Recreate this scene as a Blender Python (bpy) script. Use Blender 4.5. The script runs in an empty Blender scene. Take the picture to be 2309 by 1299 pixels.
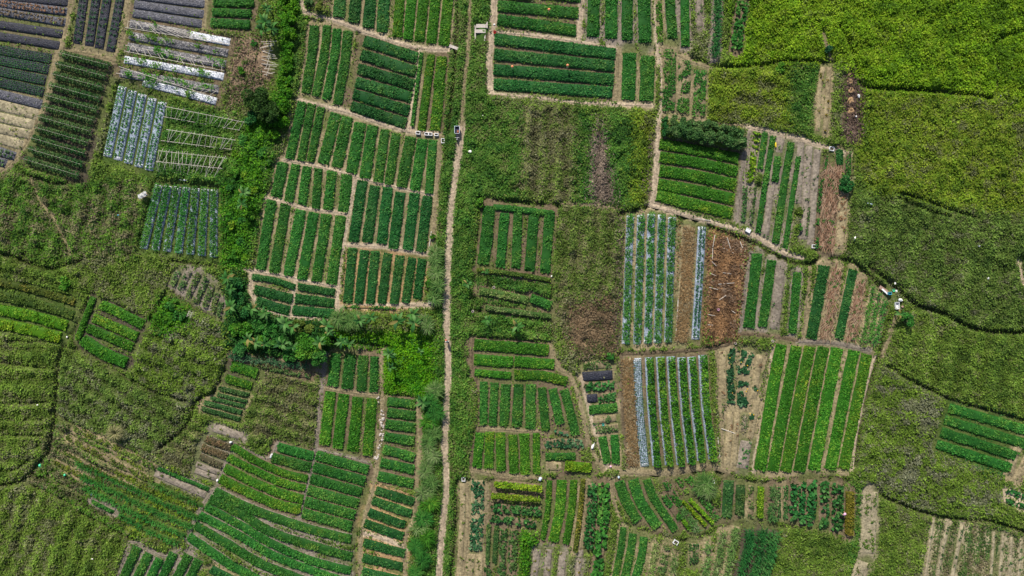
import bpy, bmesh, math, random
import numpy as np
from mathutils import Vector, Matrix

# ------------------------------------------------------------------ camera, sky, sun, exposure
SC = bpy.context.scene
COL = SC.collection
S = 15.0                 # photo pixels per metre on the ground
CX, CY = 1154.5, 649.5   # photo centre
HC = 110.0               # drone height, metres
cam = bpy.data.cameras.new('camera'); camo = bpy.data.objects.new('camera', cam); COL.objects.link(camo)
cam.sensor_width = 36.0
cam.lens = 36.0 * HC / (2309.0 / S)
cam.clip_start = 1.0; cam.clip_end = 3000.0
camo.location = (0, 0, HC); camo.rotation_euler = (0, 0, 0)
SC.camera = camo

SUN_EL = math.radians(42.0)
SUN_DIR = Vector((-0.27, 0.963, 0)).normalized() * math.cos(SUN_EL) + Vector((0, 0, math.sin(SUN_EL)))   # towards the sun
w = bpy.data.worlds.new('World'); SC.world = w; w.use_nodes = True
nt = w.node_tree
bg = nt.nodes['Background']
sky = nt.nodes.new('ShaderNodeTexSky'); sky.sky_type = 'NISHITA'; sky.sun_disc = False
sky.sun_elevation = SUN_EL
sky.sun_rotation = math.atan2(SUN_DIR.x, SUN_DIR.y)
sky.air_density = 1.0; sky.dust_density = 1.5
nt.links.new(sky.outputs[0], bg.inputs[0]); bg.inputs[1].default_value = 0.10
sl = bpy.data.lights.new('sun', 'SUN'); sl.energy = 4.9; sl.angle = math.radians(0.6); sl.color = (1.0, 0.92, 0.80)
so = bpy.data.objects.new('sun', sl); COL.objects.link(so)
so.rotation_euler = SUN_DIR.to_track_quat('Z', 'Y').to_euler(); so.location = SUN_DIR * 200
SC.view_settings.view_transform = 'Standard'; SC.view_settings.look = 'None'
SC.view_settings.exposure = 0.33; SC.view_settings.gamma = 1.0; SC.view_settings.use_curve_mapping = False

rng = np.random.default_rng(7)
random.seed(7)

# ------------------------------------------------------------------ helpers
def W(px, py, h=0.0):
    k = (1 - h / HC) / S
    return np.array(((px - CX) * k, (CY - py) * k, h))
def W2(pts, h=0.0):
    a = np.asarray(pts, float); k = (1 - h / HC) / S
    return np.stack([(a[:, 0] - CX) * k, (CY - a[:, 1]) * k], 1)

class Noise:
    def __init__(s, seed): s.t = np.random.default_rng(seed).random((256, 256))
    def v(s, x, y):
        xi = np.floor(x).astype(int); yi = np.floor(y).astype(int)
        fx = x - xi; fy = y - yi
        fx = fx * fx * (3 - 2 * fx); fy = fy * fy * (3 - 2 * fy)
        t = s.t; a = t[yi & 255, xi & 255]; b = t[yi & 255, (xi + 1) & 255]
        c = t[(yi + 1) & 255, xi & 255]; d = t[(yi + 1) & 255, (xi + 1) & 255]
        return (a * (1 - fx) + b * fx) * (1 - fy) + (c * (1 - fx) + d * fx) * fy
    def f(s, x, y, sc, o=3):
        r = 0; am = 1; tot = 0
        for k in range(o):
            r = r + am * s.v(x / sc + 17.3 * k, y / sc + 5.1 * k); tot += am; am *= .5; sc *= .5
        return r / tot
N1, N2, N3 = Noise(1), Noise(2), Noise(3)

def smooth_line(p, step):
    p = np.asarray(p, float)
    if len(p) == 2:
        n = max(2, int(np.linalg.norm(p[1] - p[0]) / step) + 1)
        return p[0] + (p[1] - p[0]) * np.linspace(0, 1, n)[:, None]
    q = np.vstack([2 * p[0] - p[1], p, 2 * p[-1] - p[-2]])
    out = []
    for i in range(1, len(q) - 2):
        a, b, c, d = q[i - 1], q[i], q[i + 1], q[i + 2]
        n = max(2, int(np.linalg.norm(c - b) / step))
        t = np.linspace(0, 1, n, endpoint=False)[:, None]
        out.append(.5 * (2 * b + (c - a) * t + (2 * a - 5 * b + 4 * c - d) * t ** 2 + (3 * b - a - 3 * c + d) * t ** 3))
    out.append(p[-1:])
    return np.vstack(out)

class MB:
    """collects quads; build() makes one mesh object"""
    def __init__(s): s.v = []; s.f = []; s.c = []; s.n = 0
    def add(s, v, f, c):
        v = np.asarray(v, np.float32).reshape(-1, 3); f = np.asarray(f, np.int32).reshape(-1, 4)
        c = np.asarray(c, np.float32)
        if c.ndim == 1: c = np.tile(c, (len(v), 1))
        s.v.append(v); s.f.append(f + s.n); s.c.append(c); s.n += len(v)
    def leaves(s, p, L, Wd, cols, tilt=.5, az=None, out=None):
        n = len(p)
        if n == 0: return
        L = np.broadcast_to(L, n) * (.7 + .6 * rng.random(n)); Wd = np.broadcast_to(Wd, n) * (.75 + .5 * rng.random(n))
        a = rng.random(n) * 6.2832 if az is None else az
        th = rng.normal(0, tilt, n); ro = rng.normal(0, tilt, n)
        U = np.stack([np.cos(a) * np.cos(th), np.sin(a) * np.cos(th), np.sin(th)], 1) * (L / 2)[:, None]
        V = np.stack([-np.sin(a) * np.cos(ro), np.cos(a) * np.cos(ro), np.sin(ro)], 1) * (Wd / 2)[:, None]
        v = np.stack([p - U, p + V - U * .15, p + U, p - V - U * .15], 1).reshape(-1, 3)
        s.add(v, np.arange(n * 4).reshape(-1, 4), np.repeat(cols, 4, 0))
    def blades(s, p, L, wd, rise, cols, az=None):
        n = len(p)
        if n == 0: return
        L = np.broadcast_to(L, n) * (.7 + .6 * rng.random(n)); rise = np.broadcast_to(rise, n) * (.6 + .8 * rng.random(n))
        a = rng.random(n) * 6.2832 if az is None else az
        D = np.stack([np.cos(a), np.sin(a), 0 * a], 1); B = np.stack([-np.sin(a), np.cos(a), 0 * a], 1)
        Z = np.array((0, 0, 1.))
        m = p + D * (L * .5)[:, None] + Z * rise[:, None]
        t = p + D * L[:, None] + Z * (rise * .55)[:, None]
        h = np.broadcast_to(wd, n)[:, None] / 2
        v = np.stack([p - B * h * .6, p + B * h * .6, m + B * h, m - B * h, t + B * h * .12, t - B * h * .12], 1).reshape(-1, 3)
        k = np.arange(n)[:, None] * 6
        f = np.concatenate([k + np.array([[0, 1, 2, 3]]), k + np.array([[3, 2, 4, 5]])], 0)
        s.add(v, f, np.repeat(cols, 6, 0))
    def build(s, name, mat, parent=None, origin=(0, 0, 0), smooth=False):
        v = np.concatenate(s.v) - np.asarray(origin, np.float32); f = np.concatenate(s.f); c = np.concatenate(s.c)
        me = bpy.data.meshes.new(name)
        me.vertices.add(len(v)); me.vertices.foreach_set('co', v.ravel())
        me.loops.add(f.size); me.loops.foreach_set('vertex_index', f.ravel())
        me.polygons.add(len(f)); me.polygons.foreach_set('loop_start', np.arange(0, f.size, 4, dtype=np.int32))
        if smooth: me.polygons.foreach_set('use_smooth', np.ones(len(f), bool))
        me.update(calc_edges=True)
        at = me.color_attributes.new('col', 'FLOAT_COLOR', 'POINT')
        at.data.foreach_set('color', np.concatenate([c, np.ones((len(c), 1), np.float32)], 1).ravel())
        me.materials.append(mat)
        o = bpy.data.objects.new(name, me); COL.objects.link(o)
        if parent is not None: o.parent = parent
        else: o.location = origin
        return o

def tag(o, label=None, cat=None, group=None, kind=None):
    if label: o['label'] = label
    if cat: o['category'] = cat
    if group: o['group'] = group
    if kind: o['kind'] = kind
    return o
def empty(name, loc, label, cat, group=None):
    o = bpy.data.objects.new(name, None); COL.objects.link(o); o.location = loc; o.empty_display_size = .2
    return tag(o, label, cat, group)

# ------------------------------------------------------------------ materials
def newmat(name):
    m = bpy.data.materials.new(name); m.use_nodes = True
    return m, m.node_tree, m.node_tree.nodes['Principled BSDF']
def nd(t, typ, **k):
    n = t.nodes.new(typ)
    for a, b in k.items(): setattr(n, a, b)
    return n
def noise_node(t, scale, detail=4, coord='Position'):
    g = nd(t, 'ShaderNodeNewGeometry') if coord == 'Position' else nd(t, 'ShaderNodeTexCoord')
    n = nd(t, 'ShaderNodeTexNoise'); n.inputs['Scale'].default_value = scale; n.inputs['Detail'].default_value = detail
    t.links.new(g.outputs[coord], n.inputs['Vector'])
    return n
def attr_col(t):
    a = nd(t, 'ShaderNodeAttribute'); a.attribute_name = 'col'; return a
def scaled(t, colsock, facsock, lo, hi):
    mr = nd(t, 'ShaderNodeMapRange'); mr.inputs[1].default_value = .3; mr.inputs[2].default_value = .7
    mr.inputs[3].default_value = lo; mr.inputs[4].default_value = hi
    t.links.new(facsock, mr.inputs[0])
    vm = nd(t, 'ShaderNodeVectorMath'); vm.operation = 'SCALE'
    t.links.new(colsock, vm.inputs[0]); t.links.new(mr.outputs[0], vm.inputs['Scale'])
    return vm.outputs[0]
M = {}
def mk_foliage():
    m, t, b = newmat('foliage')
    a = attr_col(t)
    g = nd(t, 'ShaderNodeNewGeometry')
    mr = nd(t, 'ShaderNodeMapRange'); mr.inputs[3].default_value = .72; mr.inputs[4].default_value = 1.3
    t.links.new(g.outputs['Random Per Island'], mr.inputs[0])
    vm = nd(t, 'ShaderNodeVectorMath'); vm.operation = 'SCALE'
    t.links.new(a.outputs['Color'], vm.inputs[0]); t.links.new(mr.outputs[0], vm.inputs['Scale'])
    t.links.new(vm.outputs[0], b.inputs['Base Color'])
    b.inputs['Roughness'].default_value = .62; b.inputs['Specular IOR Level'].default_value = .12
    tr = nd(t, 'ShaderNodeBsdfTranslucent'); t.links.new(vm.outputs[0], tr.inputs['Color'])
    mx = nd(t, 'ShaderNodeMixShader'); mx.inputs[0].default_value = .28
    t.links.new(b.outputs[0], mx.inputs[1]); t.links.new(tr.outputs[0], mx.inputs[2])
    t.links.new(mx.outputs[0], t.nodes['Material Output'].inputs['Surface'])
    return m
M['foliage'] = mk_foliage()
def mk_ground(name, bump=.6):
    m, t, b = newmat(name)
    a = attr_col(t); n1 = noise_node(t, 3.2, 6); n2 = noise_node(t, .45, 3)
    c = scaled(t, a.outputs['Color'], n1.outputs[0], .62, 1.4)
    c = scaled(t, c, n2.outputs[0], .85, 1.15)
    t.links.new(c, b.inputs['Base Color']); b.inputs['Roughness'].default_value = .95; b.inputs['Specular IOR Level'].default_value = .1
    bp = nd(t, 'ShaderNodeBump'); bp.inputs['Strength'].default_value = bump; bp.inputs['Distance'].default_value = .12
    t.links.new(n1.outputs[0], bp.inputs['Height']); t.links.new(bp.outputs[0], b.inputs['Normal'])
    return m
M['ground'] = mk_ground('ground'); M['soil'] = mk_ground('soil', .9)
def mk_film(name, c1, c2, c3, rough, torn):
    m, t, b = newmat(name)
    n1 = noise_node(t, 1.6, 5); n2 = noise_node(t, 5.5, 3)
    r = nd(t, 'ShaderNodeValToRGB'); e = r.color_ramp.elements
    e[0].position = .32; e[0].color = (*c1, 1); e[1].position = .62; e[1].color = (*c2, 1)
    x = r.color_ramp.elements.new(torn); x.color = (*c3, 1)
    t.links.new(n2.outputs[0], r.inputs[0])
    c = scaled(t, r.outputs[0], n1.outputs[0], .7, 1.25)
    t.links.new(c, b.inputs['Base Color']); b.inputs['Roughness'].default_value = rough
    b.inputs['Specular IOR Level'].default_value = .25
    bp = nd(t, 'ShaderNodeBump'); bp.inputs['Strength'].default_value = 1.0; bp.inputs['Distance'].default_value = .14
    t.links.new(n2.outputs[0], bp.inputs['Height']); t.links.new(bp.outputs[0], b.inputs['Normal'])
    return m
M['film_black'] = mk_film('film_black', (.010, .011, .018), (.026, .029, .044), (.10, .105, .13), .58, .8)
M['film_grey'] = mk_film('film_grey', (.025, .028, .04), (.09, .093, .115), (.26, .25, .26), .5, .72)
M['film_torn'] = mk_film('film_torn', (.02, .022, .032), (.20, .195, .20), (.55, .53, .52), .5, .68)
M['film_silver'] = mk_film('film_silver', (.13, .17, .23), (.30, .36, .44), (.58, .62, .66), .4, .78)
M['film_white'] = mk_film('film_white', (.16, .19, .25), (.66, .69, .74), (.82, .83, .84), .45, .7)
def plain(name, c, rough=.7, var=.25, scale=6, spec=.3, metal=0):
    m, t, b = newmat(name)
    n = noise_node(t, scale, 4)
    rgb = nd(t, 'ShaderNodeRGB'); rgb.outputs[0].default_value = (*c, 1)
    t.links.new(scaled(t, rgb.outputs[0], n.outputs[0], 1 - var, 1 + var), b.inputs['Base Color'])
    b.inputs['Roughness'].default_value = rough; b.inputs['Specular IOR Level'].default_value = spec; b.inputs['Metallic'].default_value = metal
    M[name] = m; return m
plain('bamboo', (.52, .48, .42)); plain('concrete', (.42, .38, .34), .9); plain('foam', (.66, .67, .68), .7, .12)
plain('dark_inside', (.06, .05, .04), .9); plain('bark', (.14, .10, .07), .9); plain('stem_green', (.12, .17, .05), .7)
plain('navy', (.02, .022, .06), .45, .3); plain('metal_grey', (.3, .3, .32), .4, .2, 6, .5, .7); plain('rubber', (.02, .02, .02), .8)
plain('white_cloth', (.78, .76, .73), .8, .1); plain('red_cloth', (.55, .06, .035), .7, .2); plain('pink_cloth', (.75, .42, .58), .8, .15)
plain('dark_cloth', (.03, .03, .045), .85, .2); plain('skin', (.42, .25, .16), .6, .1); plain('hair', (.015, .012, .01), .6)
plain('orange_cloth', (.75, .28, .13), .8, .2); plain('green_plastic', (.06, .5, .26), .45, .15); plain('teal_plastic', (.03, .42, .36), .4, .1)
plain('blue_plastic', (.04, .28, .42), .5, .2); plain('yellow_cloth', (.75, .58, .03), .7, .15); plain('blue_white', (.5, .6, .7), .5, .2)
plain('brown_tarp', (.3, .2, .16), .8, .3); plain('purple_cloth', (.16, .05, .2), .8, .2); plain('wood', (.36, .26, .18), .8); plain('rust', (.33, .13, .07), .8)

# ------------------------------------------------------------------ palettes (linear base colours)
CR = {  # crop foliage
 'mid':    [(0.022, 0.115, 0.018), (0.038, 0.167, 0.024), (0.079, 0.217, 0.036)],
 'bright': [(0.030, 0.132, 0.010), (0.057, 0.198, 0.016), (0.116, 0.252, 0.024)],
 'dark':   [(0.015, 0.092, 0.021), (0.027, 0.134, 0.028), (0.060, 0.178, 0.043)],
 'lime':   [(0.062, 0.182, 0.008), (0.118, 0.257, 0.013), (0.190, 0.308, 0.021)],
 'blue':   [(.012, .068, .026), (.026, .102, .038), (.072, .155, .075)],
 'dull':   [(0.029, 0.091, 0.023), (0.056, 0.137, 0.034), (0.106, 0.182, 0.058)],
 'olive':  [(0.054, 0.097, 0.015), (0.095, 0.146, 0.021), (0.151, 0.194, 0.036)],
 'ochre':  [(.120, .125, .014), (.185, .168, .020), (.085, .115, .016)],
 'dry':    [(.160, .110, .060), (.240, .160, .085), (.110, .080, .045)],
 'brown':  [(.085, .075, .040), (.130, .110, .060), (.060, .080, .028)],
 'shade':  [(.018, .055, .010), (.034, .084, .014), (.062, .115, .022)],
 'lush':   [(0.025, 0.120, 0.006), (0.050, 0.182, 0.006), (0.101, 0.245, 0.011)],
 'lemon':  [(0.054, 0.142, 0.029), (0.106, 0.205, 0.050), (0.185, 0.262, 0.100)],
}
SOIL = {'moss': (.150, .132, .075), 'straw': (.25, .22, .145), 'tan': (.235, .195, .115), 'pale': (.40, .325, .235), 'grey': (.20, .172, .138), 'brown': (.135, .105, .066),
        'dark': (.07, .06, .042), 'orange': (.33, .22, .115), 'green': (.05, .085, .018)}

# ------------------------------------------------------------------ bed data (photo coordinates of centre lines)
BEDS = []      # dict(line, w, kind, pal, soil, label, group, opts)
def beds(label, lines, w, kind='leafy', pal='mid', soil='tan', name='crop_bed', **o):
    if not isinstance(w, (list, tuple)): w = [w] * len(lines)
    for l, ww in zip(lines, w):
        BEDS.append(dict(line=l, w=ww, kind=kind, pal=pal, soil=soil, label=label, name=name, o=o))
def span(A, B, n):
    A = np.array(A, float); B = np.array(B, float)
    return [(A + (B - A) * k / (n - 1)).tolist() for k in range(n)]
def L(*v): return [(v[i], v[i + 1]) for i in range(0, len(v), 2)]

# --- upper left
beds('raised bed under wrinkled black plastic film above the seedling beds', [L(-60, -14, 152, 4), L(-60, 46, 140, 76), L(-60, 72, 134, 102)], 18, 'film', soil='moss', film='black', plants=None, name='film_bed')
beds('grey film bed with dry stalks above the black film beds', [L(-60, 0, 150, 25), L(-60, 15, 147, 50)], 18, 'film', pal='dry', soil='moss', film='grey', plants='rows', pd=.8, name='film_bed')
beds('bed of dark close-set seedlings below the black film beds', [L(-60, 102, 114, 132), L(-60, 124, 108, 156), L(-60, 148, 101, 181), L(-60, 172, 97, 207)], 21, 'film', pal='dark', soil='moss', film='black', plants='seed', name='seedling_bed')
beds('grey film bed below the dark seedling beds', [L(-60, 198, 93, 235)], 20, 'film', film='grey', plants=None, name='film_bed')
beds('bare rounded earth bed beside the curved left track', [L(-60, 222, 84, 258), L(-60, 250, 76, 282), L(-60, 278, 66, 303), L(-60, 298, 52, 328)], [22, 20, 20, 20], 'soil', pal='olive', soil='straw', sparse=.5, name='soil_bed')
beds('short grey film bed at the end of the earth beds', [L(-60, 322, 34, 353), L(-60, 348, 13, 369)], 19, 'film', pal='dull', soil='moss', film='grey', plants='rows', pd=.8, name='film_bed')
beds('tall staked dark vegetable row on black film beside the curved track', span(((139, 122), (249, 150)), ((61, 360), (182, 397)), 11), 15, 'stake', 'dark', soil='dark', name='staked_row')
beds('upright black film bed with few seedlings between the curved track and the trellis plot', [L(192, -40, 172, 98), L(220, -40, 199, 103), L(246, -40, 221, 109), L(276, -40, 247, 116)], 19, 'film', pal='blue', film='black', plants='rows', pd=.5, soil='moss', name='film_bed')
beds('worn grey-purple film bed above the trellis plot', [L(300, -12, 462, 8), L(300, 8, 460, 31), L(297, 28, 455, 53)], 18, 'film', film='grey', plants=None, soil='brown', name='film_bed')
beds('torn dark film bed with climbing beans under bamboo trellis', [L(290, 52, 425, 76), L(288, 79, 513, 119), L(285, 104, 508, 144), L(268, 163, 492, 201)], 18, 'film', pal='bright', film='torn', plants='vine', pd=.8, soil='brown', name='film_bed')
beds('white film bed with climbing beans in the trellis plot', [L(426, 77, 517, 94), L(278, 133, 503, 172), L(320, 184, 486, 228)], 16, 'film', pal='bright', film='white', plants='vine', pd=.55, soil='brown', name='film_bed')
beds('silver film bed with two seedling lines beside the bamboo frames', span(((275, 194), (240, 353)), ((365, 229), (334, 384)), 5), 18, 'film', pal='mid', film='silver', plants='rows', pd=1.0, soil='green', name='film_bed')
beds('silver film bed with dense leafy plants beside the white tarp', span(((357, 417), (322, 561)), ((482, 427), (480, 580)), 7), 16, 'film', pal='mid', film='silver', plants='dense', soil='green', name='film_bed')
beds('wide leafy bed at the top next to the banana clump', [L(480, -18, 575, -16), L(480, 5, 572, 7), L(477, 26, 566, 30), L(474, 50, 563, 55)], 24, pal='mid', soil='brown')
# --- centre left blocks
beds('deep green upright bed above the pale bund, next to the hedge', [L(769, -40, 763, 38), L(804, -40, 797, 50), L(838, -40, 830, 62), L(869, -40, 861, 72)], 27, pal='dark')
beds('yellow-green upright bed above the pale bund, next to the footpath verge', [L(904, -40, 895, 83), L(932, -40, 919, 88), L(959, -40, 945, 93), L(986, -40, 972, 97), L(1014, -40, 1000, 102)], 24, pal='bright')
beds('slender leaning leafy bed beside the hedge bank', [L(709, 57, 703, 120, 689, 210), L(737, 57, 730, 125, 711, 216), L(760, 64, 753, 130, 735, 224), L(784, 70, 777, 140, 760, 235)], 22, pal='mid')
beds('slanting dark potato-like bed in the walled square plot', [L(820, 91, 941, 130), L(814, 122, 938, 161), L(807, 154, 934, 191), L(802, 184, 927, 219), L(796, 211, 922, 249), L(791, 238, 915, 278)], 26, pal='dark', soil='brown', lumps=.5)
beds('pair of bright green beds beside the stream ditch', [L(972, 123, 950, 294), L(996, 127, 981, 294)], 25, pal='bright', soil='brown')
beds('narrow green strip along the square plot', [L(950, 118, 941, 190, 929, 285)], 8, pal='mid', soil='tan')
beds('short leaning bed above the dirt cross path by the hedge', [L(681, 229, 652, 358), L(702, 234, 678, 362), L(724, 241, 699, 365)], [25, 19, 21], pal='mid')
beds('full leafy bed below the row of foam boxes', [L(757, 255, 728, 369), L(783, 263, 759, 377), L(812, 276, 792, 390), L(840, 283, 822, 402), L(868, 292, 852, 411), L(893, 300, 876, 416), L(926, 308, 905, 422), L(953, 313, 935, 429), L(976, 315, 967, 436)], [27, 26, 27, 26, 22, 24, 26, 25, 20], pal='mid', lumps=.4)
beds('short patchy bed between two dirt cross paths', [L(638, 366, 621, 444), L(666, 370, 650, 455), L(692, 375, 680, 462), L(718, 379, 711, 470), L(748, 385, 739, 473), L(782, 393, 773, 478)], [25, 21, 21, 19, 23, 25], pal='mid', patch=.12)
beds('deep green bed above the orange earth strip', [L(817, 407, 796, 545), L(845, 419, 827, 547), L(874, 422, 860, 549), L(903, 433, 886, 561), L(935, 435, 919, 563), L(964, 442, 949, 568)], 24, pal='dark', patch=.05)
beds('long leaning bed with wide pale paths beside the weedy bank', [L(612, 451, 587, 608), L(644, 460, 617, 615), L(678, 473, 649, 622), L(707, 479, 680, 630), L(736, 483, 713, 635), L(768, 487, 747, 641)], 24, pal='mid', patch=.06)
beds('small level bed above the banana thicket', [L(568, 624, 618, 632, 665, 648), L(572, 652, 659, 674), L(578, 678, 612, 690, 652, 701), L(672, 646, 755, 660), L(665, 672, 754, 684), L(660, 699, 752, 708)], 22, pal='dark')
beds('dark bed on orange earth beside the footpath', [L(795, 559, 783, 683), L(822, 564, 808, 684), L(846, 566, 834, 685), L(874, 571, 860, 685), L(902, 576, 888, 685), L(929, 581, 914, 683), L(952, 583, 940, 674)], 21, pal='dark', soil='orange')
beds('thin green strip along the foot of the orange plot', [L(775, 691, 892, 695)], 8, pal='mid', soil='orange', patch=.2)
# --- upper right
beds('long level bed in the top plot with marker pole', [L(1215, -14, 1308, -4), L(1122, 12, 1304, 29), L(1122, 43, 1299, 68)], [18, 26, 27], pal='mid', soil='brown')
beds('longest level bed with marker poles above the fallow field', [L(1115, 87, 1388, 121), L(1114, 122, 1386, 149), L(1113, 156, 1384, 179), L(1113, 189, 1382, 208)], 26, pal='dark', soil='brown')
beds('short broad bed beside the long level beds', [L(1420, 119, 1417, 224), L(1461, 126, 1458, 227)], 33, pal='mid', soil='tan')
beds('bushy upright bed on grey soil at the top', [L(1341, -40, 1337, 82), L(1380, -40, 1378, 86), L(1415, -40, 1414, 90), L(1451, -40, 1455, 95), L(1508, -40, 1517, 86), L(1544, -40, 1546, 104)], [28, 28, 25, 33, 26, 20], pal='mid', soil='grey', patch=.12, lumps=.5)
beds('weedy low strip between the bushy top beds', [L(1484, -40, 1489, 95)], 14, pal='bright', soil='tan', patch=.2)
beds('sparse young row beside the tall maize-like row', [L(1575, -40, 1579, 62)], 12, 'soil', pal='dull', soil='grey', sparse=1.2, name='soil_bed')
beds('tall dark blade-leaved row at the top', [L(1620, -40, 1611, 128)], 18, 'tall', 'dark', 'grey', name='tall_row', h=.9)
beds('broad-leaved dark row beside the bright fallow', [L(1674, 5, 1660, 110)], 24, 'bigleaf', 'mid', 'brown', name='broadleaf_row')
beds('thin patchy bed with pale bare spots beside the stepped ditch', [L(1511, 112, 1508, 250), L(1545, 137, 1540, 254), L(1580, 158, 1575, 262)], 30, pal='mid', soil='tan', patch=.30)
beds('glossy level bed below the dark shrub row', [L(1487, 324, 1570, 338, 1666, 357), L(1488, 353, 1570, 366, 1662, 386), L(1488, 384, 1570, 397, 1659, 417), L(1484, 415, 1570, 430, 1655, 449), L(1481, 440, 1570, 462, 1651, 481)], 27, pal='bright', soil='brown')
beds('bright vine strip in the mixed vegetable plot', [L(1708, 296, 1700, 350, 1690, 412)], 23, 'bigleaf', 'lime', 'grey', name='broadleaf_row', h=.4)
beds('slim leafy strip in the mixed vegetable plot', [L(1726, 298, 1714, 380), L(1744, 307, 1725, 422, 1710, 525), L(1755, 352, 1748, 410), L(1785, 321, 1770, 410, 1749, 549), L(1802, 352, 1789, 435, 1771, 560)], [13, 19, 16, 17, 18], pal='mid', soil='grey', patch=.14, lumps=.5)
beds('stunted thin strip in the mixed vegetable plot', [L(1681, 419, 1676, 500), L(1825, 468, 1819, 532), L(1703, 420, 1693, 508)], [11, 9, 8], pal='dull', soil='grey', patch=.3)
beds('bare grey earth bed in the mixed vegetable plot', [L(1762, 311, 1758, 343), L(1741, 417, 1727, 537), L(1808, 318, 1801, 458), L(1827, 327, 1813, 540), L(1845, 336, 1829, 552)], 14, 'soil', pal='dull', soil='grey', sparse=.35, name='soil_bed')
beds('bed mulched with reddish dry fronds beside the mixed strips', [L(1880, 374, 1872, 450, 1861, 562)], 34, 'straw', 'mid', 'brown', name='straw_bed', sparse=1.3)
beds('thin leafy row along the frond-mulched bed', [L(1866, 350, 1848, 450, 1842, 560), L(1915, 342, 1912, 396)], [9, 12], pal='mid', soil='brown', patch=.3)
beds('small square of dense leaves beside a foam box', [L(1894, 337, 1894, 371)], 18, pal='dark', soil='brown')
beds('pale straw-strewn strip at the edge of the big fallow', [L(1908, 410, 1893, 560)], 20, 'soil', 'dry', 'tan', sparse=1.2, name='soil_bed')
# --- centre
beds('comb-shaped leafy bed with bare earth furrows above the fallow strip', [L(1103, 464, 1098, 530, 1089, 596), L(1138, 480, 1128, 603), L(1168, 480, 1163, 605), L(1204, 484, 1194, 612), L(1240, 476, 1229, 616)], [28, 22, 21, 24, 23], pal='mid', soil='brown', patch=.18, lumps=.5)
beds('leafy headland joining the comb-shaped beds', [L(1112, 466, 1246, 481)], 22, pal='mid', soil='brown', patch=.15)
beds('white-edged film bed with leafy plants beside the brown fallow', [L(1422, 486, 1411, 776), L(1446, 484, 1437, 777), L(1469, 482, 1461, 775), L(1493, 484, 1483, 774), L(1516, 489, 1507, 772)], 16, 'film', 'mid', 'tan', film='silver', plants='dense', pd=.85, name='film_bed')
beds('single white film bed between two dry straw plots', [L(1584, 511, 1578, 620, 1569, 766)], 17, 'film', 'blue', 'brown', film='silver', plants='rows', pd=1.1, name='film_bed')
beds('dense low bed beside the orange straw plot', [L(1708, 572, 1689, 739), L(1741, 587, 1720, 737), L(1799, 614, 1787, 752)], [25, 26, 19], pal='mid', soil='grey', patch=.04)
beds('sparse weedy bed between dense beds near the straw plot', [L(1761, 600, 1748, 743)], 26, pal='dull', soil='grey', patch=.55)
beds('plump dark bed with straw strips on both sides', [L(1859, 599, 1830, 764), L(1925, 608, 1892, 764)], 26, pal='dark', soil='tan')
beds('strip of reddish dry fronds between plump dark beds', [L(1889, 602, 1860, 764), L(1943, 632, 1918, 768)], 22, 'straw', 'mid', 'tan', name='straw_bed', sparse=.9)
beds('earth strip with young maize-like plants near the rubbish heap', [L(1969, 648, 1943, 770), L(1983, 660, 1957, 772), L(1996, 676, 1972, 776)], [9, 9, 11], 'tall', 'mid', 'tan', name='tall_row', h=.5)
beds('very long smooth bed beside the squash vines', [L(1763, 777, 1745, 870, 1714, 1061), L(1797, 781, 1777, 880, 1743, 1063), L(1827, 782, 1807, 880, 1772, 1064), L(1858, 783, 1838, 880, 1803, 1063), L(1889, 785, 1870, 880, 1836, 1061), L(1927, 791, 1908, 880, 1873, 1059), L(1956, 799, 1939, 880, 1903, 1057)], [28, 27, 28, 28, 28, 28, 25], pal='bright', soil='tan')
for lb_, ln_ in [('unbroken wide bright bed heading the plot with the forked dirt path', L(1069, 777, 1150, 783, 1237, 790)), ('bright half bed by the verge under the unbroken wide bed', L(1069, 811, 1156, 817)), ('bright half bed by the forked dirt path under the unbroken wide bed', L(1160, 815, 1250, 822)),
                 ('bright half bed by the verge above the small fanning beds', L(1070, 840, 1152, 847)), ('longer bright half bed above the small fanning beds at the path fork', L(1160, 845, 1225, 848, 1279, 861))]:
    beds(lb_, [ln_], 26, pal='bright', soil='brown')
beds('small upright bed fanning out beside the forked dirt path', [L(1091, 861, 1090, 959), L(1115, 863, 1111, 960), L(1141, 867, 1136, 961), L(1170, 867, 1165, 963), L(1197, 867, 1196, 968), L(1222, 874, 1231, 972), L(1246, 877, 1263, 956), L(1272, 879, 1286, 930, 1298, 981)], [18, 19, 22, 23, 23, 20, 20, 20], pal='mid', soil='brown')
beds('stout upright bed above the walled ditch', [L(1082, 976, 1075, 1055), L(1104, 974, 1102, 1056), L(1128, 976, 1130, 1062), L(1156, 981, 1159, 1068), L(1182, 978, 1184, 1070), L(1209, 977, 1210, 1069)], 22, pal='bright', soil='brown')
beds('bluish cabbage-like bed beside the stout beds', [L(1252, 977, 1282, 978), L(1229, 1001, 1314, 1000)], [9, 19], 'bigleaf', 'blue', 'brown', name='broadleaf_row', h=.2)
beds('short level bed beside the bushy hedge bed', [L(1230, 1030, 1297, 1029)], 23, pal='mid', soil='brown')
beds('bare bed left of the bushy hedge bed', [L(1231, 1052, 1266, 1052)], 19, 'soil', 'olive', 'tan', sparse=.3, name='soil_bed')
beds('bushy yellow-green hedge bed near the ditch corner', [L(1274, 1050, 1334, 1056)], 26, pal='lime', soil='brown', h=.55, lumps=.7)
beds('weedy pale row at the head of the small kitchen plot', [L(1315, 825, 1378, 821)], 17, pal='dull', soil='tan', patch=.35)
beds('short black film bed in the small kitchen plot', [L(1313, 850, 1382, 846)], 20, 'film', film='black', plants=None, soil='tan', name='film_bed')
beds('broad-leaved row in the small kitchen plot', [L(1317, 873, 1384, 869), L(1350, 898, 1388, 895)], [17, 19], 'bigleaf', 'dark', 'brown', name='broadleaf_row', h=.35)
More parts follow.
